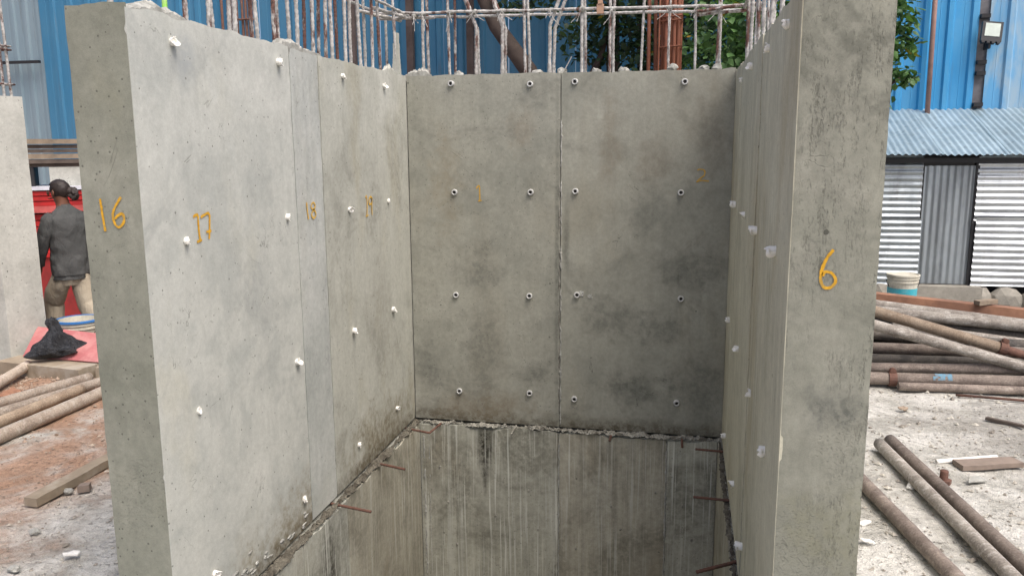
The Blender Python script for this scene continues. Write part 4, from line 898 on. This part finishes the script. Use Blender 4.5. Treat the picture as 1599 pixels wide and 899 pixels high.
# local: +y forward, +x right
BV = [(0,0,.93),(0,.0,1.10),(0,-.01,1.28),(0,-.005,1.40),(0,.02,1.46),(-.02,.045,1.55),(-.025,.05,1.63),   # 0 pelvis..4 neck,5 head,6 crown
      (-.15,0,1.33),(-.215,.04,1.10),(-.206,.165,.89),                                                        # 7-9 left arm
      (.15,0,1.33),(.213,-.08,1.10),(.22,-.17,.88),                                                         # 10-12 right arm
      (-.09,.0,.86),(-.10,.20,.49),(-.10,.17,.09),(-.10,.30,.035),                                          # 13-16 left leg (front)
      (.09,.0,.86),(.09,-.07,.48),(.09,-.36,.16),(.09,-.30,.04)]                                            # 17-20 right leg (rear)
BE = [(0,1),(1,2),(2,3),(3,4),(4,5),(5,6),(3,7),(7,8),(8,9),(3,10),(10,11),(11,12),(0,13),(13,14),(14,15),(15,16),(0,17),(17,18),(18,19),(19,20)]
BR = [(.10,.07),(.10,.07),(.11,.07),(.06,.05),.050,(.075,.092),(.062,.080),.034,.034,.030,.034,.034,.030,.060,.050,.042,.032,.060,.050,.042,.032]
body = skin('body', BV, BE, BR, 'skin', per)
# five-finger hands grown from the wrists, as part of the body surface
def hand(w, d, side):
    w = Vector(w); d = Vector(d).normalized(); s = Vector((0,1,0)); s = (s-d*s.dot(d)).normalized(); V = [tuple(w), tuple(w+d*.045)]; E = [(0,1)]; r = [(.026,.020), (.036,.015)]
    for k, (o, L) in enumerate(((-.030,.062),(-.010,.074),(.010,.080),(.030,.070))):
        b = len(V); p = w+d*.085+s*o; n = d.cross(s)*side*.012
        V += [tuple(p), tuple(p+d*L*.5+n), tuple(p+d*L*.9+n*2.6)]; E += [(1,b),(b,b+1),(b+1,b+2)]; r += [.0098,.0088,.0075]
    b = len(V); p = w+d*.03+s*.030; V += [tuple(p), tuple(p+s*.028+d*.03), tuple(p+s*.036+d*.062)]; E += [(0,b),(b,b+1),(b+1,b+2)]; r += [.014,.0105,.0085]
    return skin('hand', V, E, r, 'skin', per, 2)
hl = hand((-.206,.168,.885), (.02,.45,-.9), -1); hr = hand((.22,-.17,.87), (0,-.25,-.97), 1)
dgm = bpy.data.meshes.new('body'); bmj = bmesh.new(); 
for q in (body, hl, hr): bmj.from_mesh(q.data)
bmj.to_mesh(dgm); bmj.free(); dgm.materials.append(MAT['skin']); dgm.shade_smooth(); body.data = dgm
for q in (hl, hr): bpy.data.objects.remove(q)
# face: nose, ears, eyes turned the way the head looks
fd = Matrix.Translation((-.02,.05,1.575)) @ Matrix.Rotation(math.radians(28), 4, 'Z')
m = MB(); m.lump(fd @ Vector((0,.112,-.005)), (.013,.018,.022), 1, 2, .1); m.lump(fd @ Vector((0,.095,-.055)), (.026,.012,.008), 2, 2, .1)
for s in (-1, 1): m.lump(fd @ Vector((s*.076,.005,.0)), (.010,.022,.032), 3, 2, .1)
m.build('face_features', 'skin', per, True)
m = MB()
for s in (-1, 1): m.lump(fd @ Vector((s*.033,.094,.018)), (.012,.008,.008), 5, 2, .0)
m.build('eyes', plain('dark_eyes', G(28,22,20), .3), per, True)
m = MB(); bmh = bmesh.new(); bmesh.ops.create_icosphere(bmh, subdivisions=4, radius=1.0); V = []
for v in bmh.verts:
    p = v.co; k = 1+.06*mnoise.fractal(p*4, 1, 2, 4); cut = 1.0 if p.y < .35 or p.z > .45 else .86
    V.append(fd @ Vector((p.x*.084*k*cut, -.012+p.y*.106*k*cut, .030+p.z*.100*k*cut)))
m.add(V, [tuple(v.index for v in f.verts) for f in bmh.faces]); bmh.free()
m.lump(fd @ Vector((.03,-.135,-.015)), (.045,.048,.055), 9, 4, .45); m.lump(fd @ Vector((.02,-.10,.01)), (.05,.05,.05), 4, 3, .15)
for k in range(60):
    a = U(0, 6.28); b = U(-1, 1); p = fd @ Vector((.094*math.cos(a), -.012+.115*math.sin(a) if math.sin(a) < .3 else -.05, .035+.10*b)); q = p+Vector((U(-.02,.02), U(-.02,.02), U(-.02,.03))); m.tube([p, (p+q)/2+Vector((U(-.006,.006),)*3), q], .0011, 4)
m.build('hair', 'hair', per, True)
def loft(m, rings, n=28, fold=.0, seed=0, cap=False):
    """rings: (centre, half width x, half width y, tilt of the ring normal)"""
    V = []; F = []
    for i, (c, rx, ry) in enumerate(rings):
        p0 = Vector(rings[max(i-1,0)][0]); p1 = Vector(rings[min(i+1,len(rings)-1)][0]); d = (p1-p0).normalized()
        x = Vector((1,0,0)); x = (x-d*x.dot(d)).normalized(); y = d.cross(x)
        for k in range(n):
            a = 2*math.pi*k/n; f = 1+fold*(N3(math.cos(a)*1.6+seed, math.sin(a)*1.6, c[2]*5)+.6*N3(math.cos(a)*3, math.sin(a)*3+seed, c[2]*14+a*.7))
            V.append(Vector(c)+x*math.cos(a)*rx*f+y*math.sin(a)*ry*f)
    for i in range(len(rings)-1):
        for k in range(n): a = i*n+k; b = i*n+(k+1) % n; F.append((a, b, b+n, a+n))
    if cap: F += [tuple(range(n-1,-1,-1)), tuple(range((len(rings)-1)*n, len(rings)*n))]
    m.add(V, F)
def smoothrings(rg, k=4):
    out = []
    for i in range(len(rg)-1):
        for j in range(k):
            t_ = j/k; t_ = t_; out.append((tuple(a*(1-t_)+b*t_ for a, b in zip(rg[i][0], rg[i+1][0])), rg[i][1]*(1-t_)+rg[i+1][1]*t_, rg[i][2]*(1-t_)+rg[i+1][2]*t_))
    return out+[rg[-1]]
m = MB()
loft(m, smoothrings([((0,.0,.735),.130,.100),((0,0,.740),.164,.124),((0,0,.775),.166,.126),((0,0,.785),.174,.134),((0,0,.86),.178,.136),((0,-.004,1.0),.166,.126),((0,-.012,1.14),.170,.124),((0,-.018,1.26),.186,.124),((0,-.016,1.33),.184,.110),((0,-.012,1.375),.150,.090),((0,-.002,1.415),.095,.074),((0,.006,1.445),.062,.062),((0,.008,1.46),.056,.058)], 6), 48, .12, 1)
for s_, ring in ((-1, [((-.14,-.01,1.355),.055,.065),((-.185,-.005,1.315),.068,.076),((-.222,.01,1.22),.064,.068),((-.248,.035,1.12),.058,.060),((-.262,.075,1.03),.055,.057),((-.255,.13,.94),.048,.050),((-.240,.168,.885),.042,.044),((-.238,.172,.875),.034,.036)]),
                 (1, [((.14,-.01,1.355),.055,.065),((.185,-.01,1.315),.068,.076),((.222,-.04,1.22),.064,.068),((.246,-.075,1.12),.058,.060),((.256,-.11,1.03),.055,.057),((.258,-.15,.94),.048,.050),((.256,-.175,.875),.042,.044),((.255,-.176,.865),.034,.036)])):
    loft(m, [((c[0]*.86, c[1], c[2]), a_, b_) for c, a_, b_ in smoothrings(ring, 6)], 28, .17, s_*3)
m.build('sweater', 'knit', per, True)
m = MB()
loft(m, smoothrings([((0,0,.96),.120,.085),((0,0,.86),.130,.095),((0,0,.80),.140,.105),((0,.01,.74),.15,.112),((0,.015,.69),.14,.10)]), 30, .02, 5)
loft(m, smoothrings([((-.065,.01,.84),.070,.085),((-.082,.05,.73),.092,.108),((-.10,.14,.60),.096,.105),((-.10,.205,.49),.086,.092),((-.10,.20,.36),.080,.086),((-.10,.18,.20),.078,.082),((-.10,.175,.07),.082,.09)]), 24, .11, 7)
loft(m, smoothrings([((.065,0,.84),.070,.085),((.082,-.01,.73),.092,.108),((.09,-.04,.60),.096,.105),((.09,-.075,.48),.086,.092),((.09,-.17,.36),.080,.086),((.09,-.28,.22),.078,.08),((.09,-.355,.12),.080,.08)]), 24, .11, 9)
m.build('trousers', 'khaki', per, True)
m = MB(); m.lump((-.10,.24,.045), (.048,.13,.045), 2, 3, .08); m.build('shoe', 'dark', per, True)
m = MB(); m.lump((.09,-.32,.075), (.048,.08,.08), 3, 3, .08); m.lump((.09,-.27,.035), (.046,.05,.035), 3, 3, .08); m.build('shoe', 'dark', per, True)

# ------------------------------------------------------------------ red-oxide column cage and thin rods behind the shaft
cage = empty('column_cage', 'bundle of red-oxide painted column bars standing behind the back wall', 'rebar cage', (-.22, 7.2, 0))
for i, (x, y, tl, r) in enumerate([(-.10,0,-.02,.016),(-.02,.05,-.06,.016),(-.045,-.06,.03,.009),(.03,-.05,.0,.016),(.055,.02,.01,.018),(.09,-.05,.01,.016),(.115,0,.02,.018),(.135,.06,.02,.016),(.07,.08,0,.016),(.0,.0,.0,.014)]):
    MB().tube([(x, y, -.05), (x+tl*.6, y, 2.7), (x+tl, y, 4.4)], r, 8).build('column_bar', 'primer', cage, True)
for z in (.5, 1.1, 1.7, 2.3, 2.79, 3.0, 3.03, 3.6, 4.1):
    MB().tube([(-.01,-.075,z),(.155,-.08,z+.01),(.16,.09,z),(-.02,.09,z-.01),(-.01,-.075,z)], .008, 6).build('stirrup', 'primer', cage, True)
cage2 = empty('column_cage', 'thin rusty bars of a distant column cage seen between the left wall bars', 'rebar cage', (-5.07, 9.0, 0))
for i, x in enumerate((-.25, -.06, .01, .055, .10)):
    MB().tube([(x, 0, -.05), (x-.03, 0, 5.2)], .016, 6).build('column_bar', 'rust', cage2, True)
for z in (.6, 1.6, 2.6, 3.45, 4.3): MB().tube([(-.08,-.03,z),(.16,-.03,z)], .012, 6).build('stirrup', 'rust', cage2)
MB_ = MB().tube([(-5.84, 8.6, -.05), (-5.80, 8.6, 4.6)], .030, 8).build('green_pole', plain('lime_green_paint', G(122,178,66), .7, dirt=G(170,182,140), dirt_amt=.6), None, True); tag(MB_, 'thin lime-green pole seen behind the left wall head', 'pole')

# ------------------------------------------------------------------ trees behind
def leaf_mat(name, a, b):
    t = NT(name); n = t.n.new('ShaderNodeNewGeometry'); rp = n.outputs['Random Per Island']
    c = t.mix(rp, a, b); c = t.mix(t.ma('GREATER_THAN', rp, .985), c, G(168,132,44))
    t.out(c, .5, None, 0, .4); tr = t.n.new('ShaderNodeBsdfTranslucent'); t.put(tr.inputs['Color'], t.mix(rp, a, G(90,130,40)))
    mx = t.n.new('ShaderNodeMixShader'); mx.inputs[0].default_value = .28; t.l.new(t.b.outputs[0], mx.inputs[1]); t.l.new(tr.outputs[0], mx.inputs[2]); t.l.new(mx.outputs[0], t.n['Material Output'].inputs['Surface']); return t.m
MAT['leaf_d'] = leaf_mat('dark_leaf', G(34,52,38), G(58,80,54)); MAT['leaf_l'] = leaf_mat('fresh_leaf', G(54,86,50), G(98,134,76))
MAT['bark'] = plain('shaded_brown_bark', G(70,60,54), .92, var=.3, scale=14, bump=1.0, dirt=G(50,43,39), dirt_amt=.6)  # bark colour darkened to hold the shadow the trunks stand in
def leaves(m, c, n, sp, size, seed):
    rn = random.Random(seed)
    for i in range(n):
        while True:
            p = Vector((rn.uniform(-1,1), rn.uniform(-1,1), rn.uniform(-1,1)))
            if p.length < 1: break
        q = Vector((c[0]+p.x*sp[0], c[1]+p.y*sp[1], c[2]+p.z*sp[2])); s = size*rn.uniform(.6, 1.25)
        d = Vector((rn.uniform(-1,1), rn.uniform(-1,1), rn.uniform(-1,.25))).normalized(); n_ = Vector((rn.uniform(-.7,.7), rn.uniform(-.7,.7), 1)).normalized(); w = d.cross(n_).normalized()*s*.36; k = n_*s*.10
        V = [q, q+d*s*.35+w, q+d*s*.7+w*.7, q+d*s-k, q+d*s*.7-w*.7, q+d*s*.35-w, q+d*s*.5-k*.9]
        m.add(V, [(0,1,6), (1,2,6), (2,3,6), (3,4,6), (4,5,6), (5,0,6)])
def tree(label, base, trunk, limbs, clumps, mat, size, r0, seed):
    e = empty('leafy_tree', label, 'tree', base); B = Vector(base)
    m = MB(); n = len(trunk); m.tube([Vector(p)-B for p in trunk], r0, 12, True, [r0*(1-.6*i/(n-1)) for i in range(n)])
    for l in limbs: m.tube([Vector(p)-B for p in l], .03, 7, True, [r0*.42*(1-.75*i/(len(l)-1)) for i in range(len(l))])
    m.build('trunk', 'bark', e, True); m = MB()
    for i, (c, sp, k) in enumerate(clumps): leaves(m, Vector(c)-B, k, sp, size, seed+i)
    m.build('crown', mat, e); return e
rn = random.Random(3)
cl = [((-.95,8.9,3.15),(.45,.5,.35),260), ((-.35,8.9,2.85),(.35,.5,.40),240), ((-.55,8.6,3.45),(.5,.5,.35),300), ((.15,8.8,3.3),(.5,.5,.45),380), ((-1.7,8.8,3.55),(.4,.5,.22),120), ((-.6,8.8,2.3),(.5,.5,.5),260), ((.3,8.6,2.6),(.4,.4,.45),320)]
cl += [((rn.uniform(-3.0,1.6), rn.uniform(8.2,10.2), rn.uniform(3.95,6.2)), (.75,.75,.5), 330) for _ in range(24)]
tree('dark leafy tree with a leaning trunk behind the back wall bars', (-.95,8.7,0), [(-.95,8.7,-.1),(-1.05,8.65,.9),(-1.25,8.6,1.9),(-1.61,8.5,2.75),(-1.95,8.5,3.21),(-2.2,8.6,3.7),(-2.3,8.8,4.6)],
     [[(-1.3,8.6,2.0),(-.9,8.8,2.9),(-.6,9.0,4.2)], [(-1.25,8.6,1.9),(-.5,8.9,2.7),(.2,9.0,3.8)], [(-2.1,8.6,3.5),(-1.4,9,4.4),(-.8,9,5.2)], [(-1.1,8.6,1.2),(-.8,8.8,2.4),(-.85,8.9,4.5)]], [(c, sp, int(k*1.9)) for c, sp, k in cl], 'leaf_d', .085, .13, 50)
rn = random.Random(8)
cl = [((.42,6.95,2.88),(.16,.2,.25),110), ((.33,7.0,2.68),(.20,.2,.14),90), ((.25,7.4,3.0),(.3,.3,.3),130), ((1.70,7.5,3.02),(.14,.2,.16),80), ((1.78,7.5,2.80),(.10,.15,.10),34), ((1.76,7.5,2.55),(.12,.15,.08),36), ((.05,7.8,2.75),(.3,.3,.3),110)]
cl += [((rn.uniform(.5,1.6), rn.uniform(7.2,8.4), rn.uniform(2.2,4.4)), (.35,.4,.35), 150) for _ in range(16)]
tree('fresh green leafy tree rising between the shaft and the tin shed', (1.05,7.9,0), [(1.05,7.9,-.1),(1.0,7.9,1.0),(1.08,7.85,2.0),(1.0,7.8,3.0),(1.05,7.8,4.0)],
     [[(1.05,7.9,1.6),(.7,7.5,2.3),(.40,7.0,2.85)], [(1.05,7.85,2.1),(1.4,7.6,2.6),(1.74,7.5,2.95)], [(1.05,7.85,1.9),(1.45,7.6,2.3),(1.76,7.5,2.56)]], [(c, sp, int(k*1.7)) for c, sp, k in cl], 'leaf_l', .080, .09, 90)
for i, (x, y, r, lb) in enumerate([(-.80,9.6,.05,'slim dark trunk left of the thick middle bar on the back wall'), (-.55,9.9,.045,'thin dark trunk behind the middle of the back wall bars'), (-.15,9.7,.04,'thin dark trunk left of the red-oxide bars')]):
    e = empty('sapling', lb, 'tree', (x,y,0)); MB().tube([(0,0,-.05),(.03,0,2),(-.02,0,3.5),(.02,0,5)], r, 8, True, [r, r*.9, r*.75, r*.5]).build('trunk', 'bark', e, True)
    m = MB(); leaves(m, (0,0,4.7), 220, (.5,.5,.7), .11, 200+i); leaves(m, (.1,-.2,3.3), 60, (.3,.3,.4), .10, 210+i); m.build('crown', 'leaf_d', e)

# ------------------------------------------------------------------ gravel and crumbs strewn on the ground
rn = random.Random(77); m = MB()
def stone(x, y, s):
    V = []; z0 = .022*N3(x, y, 0, .8) + .016*N3(x, y, 3, 4.0)
    for (a, b, c_) in ((1,0,0),(0,1,0),(-1,0,0),(0,-1,0),(0,0,.7),(0,0,-.5)):
        k = rn.uniform(.7, 1.25); th = rn.uniform(-.5,.5); V.append((x+s*k*(a*math.cos(th)-b*math.sin(th)), y+s*k*(a*math.sin(th)+b*math.cos(th)), z0+s*.25+s*k*c_))
    m.add(V, [(0,1,4),(1,2,4),(2,3,4),(3,0,4),(1,0,5),(2,1,5),(3,2,5),(0,3,5)])
for _ in range(4200):
    x = rn.uniform(-6.2,-2.25); y = rn.uniform(2.7,7.0); stone(x, y, min(.022, .003+rn.expovariate(260)))
for _ in range(900):
    x = rn.uniform(-6.0,-4.6); y = rn.uniform(5.3,6.2); stone(x, y, min(.03, .008+rn.expovariate(140)))
for _ in range(3600):
    x = rn.uniform(.62,4.0); y = rn.uniform(3.2,7.6); stone(x, y, min(.024, .0035+rn.expovariate(220)))
t = NT('site_gravel'); rp = t.n.new('ShaderNodeNewGeometry').outputs['Random Per Island']; sx = t.xyz(t.obj)
cA = t.mix(rp, G(128,122,112), G(190,186,174)); cB = t.mix(rp, G(118,98,82), G(172,154,136))
MAT['gravel'] = t.out(t.mix(t.rng(sx[0], -3.0, -4.2), cA, cB), .9)
o = m.build('gravel', 'gravel'); o['kind'] = 'stuff'; o['label'] = 'loose gravel and concrete crumbs strewn over the dusty ground'
for i, (x, y, s, lb) in enumerate([(-3.30,3.40,.028,'grey stone near the lower left corner of the ground'), (-3.10,3.05,.028,'grey stone beside the white scrap at lower left'), (-3.50,3.88,.028,'pale stone at the end of the small wood chip'), (-5.25,5.35,.09,'reddish clod lying between the pipes on the left')]):
    tag(MB().lump((0,0,s*.45), (s,s*.8,s*.6), 80+i, 3, .35).build('stone', 'rust_b' if i == 3 else 'mortar', None, False, (x,y,0)), lb, 'stone', 'loose stones left of the shaft')
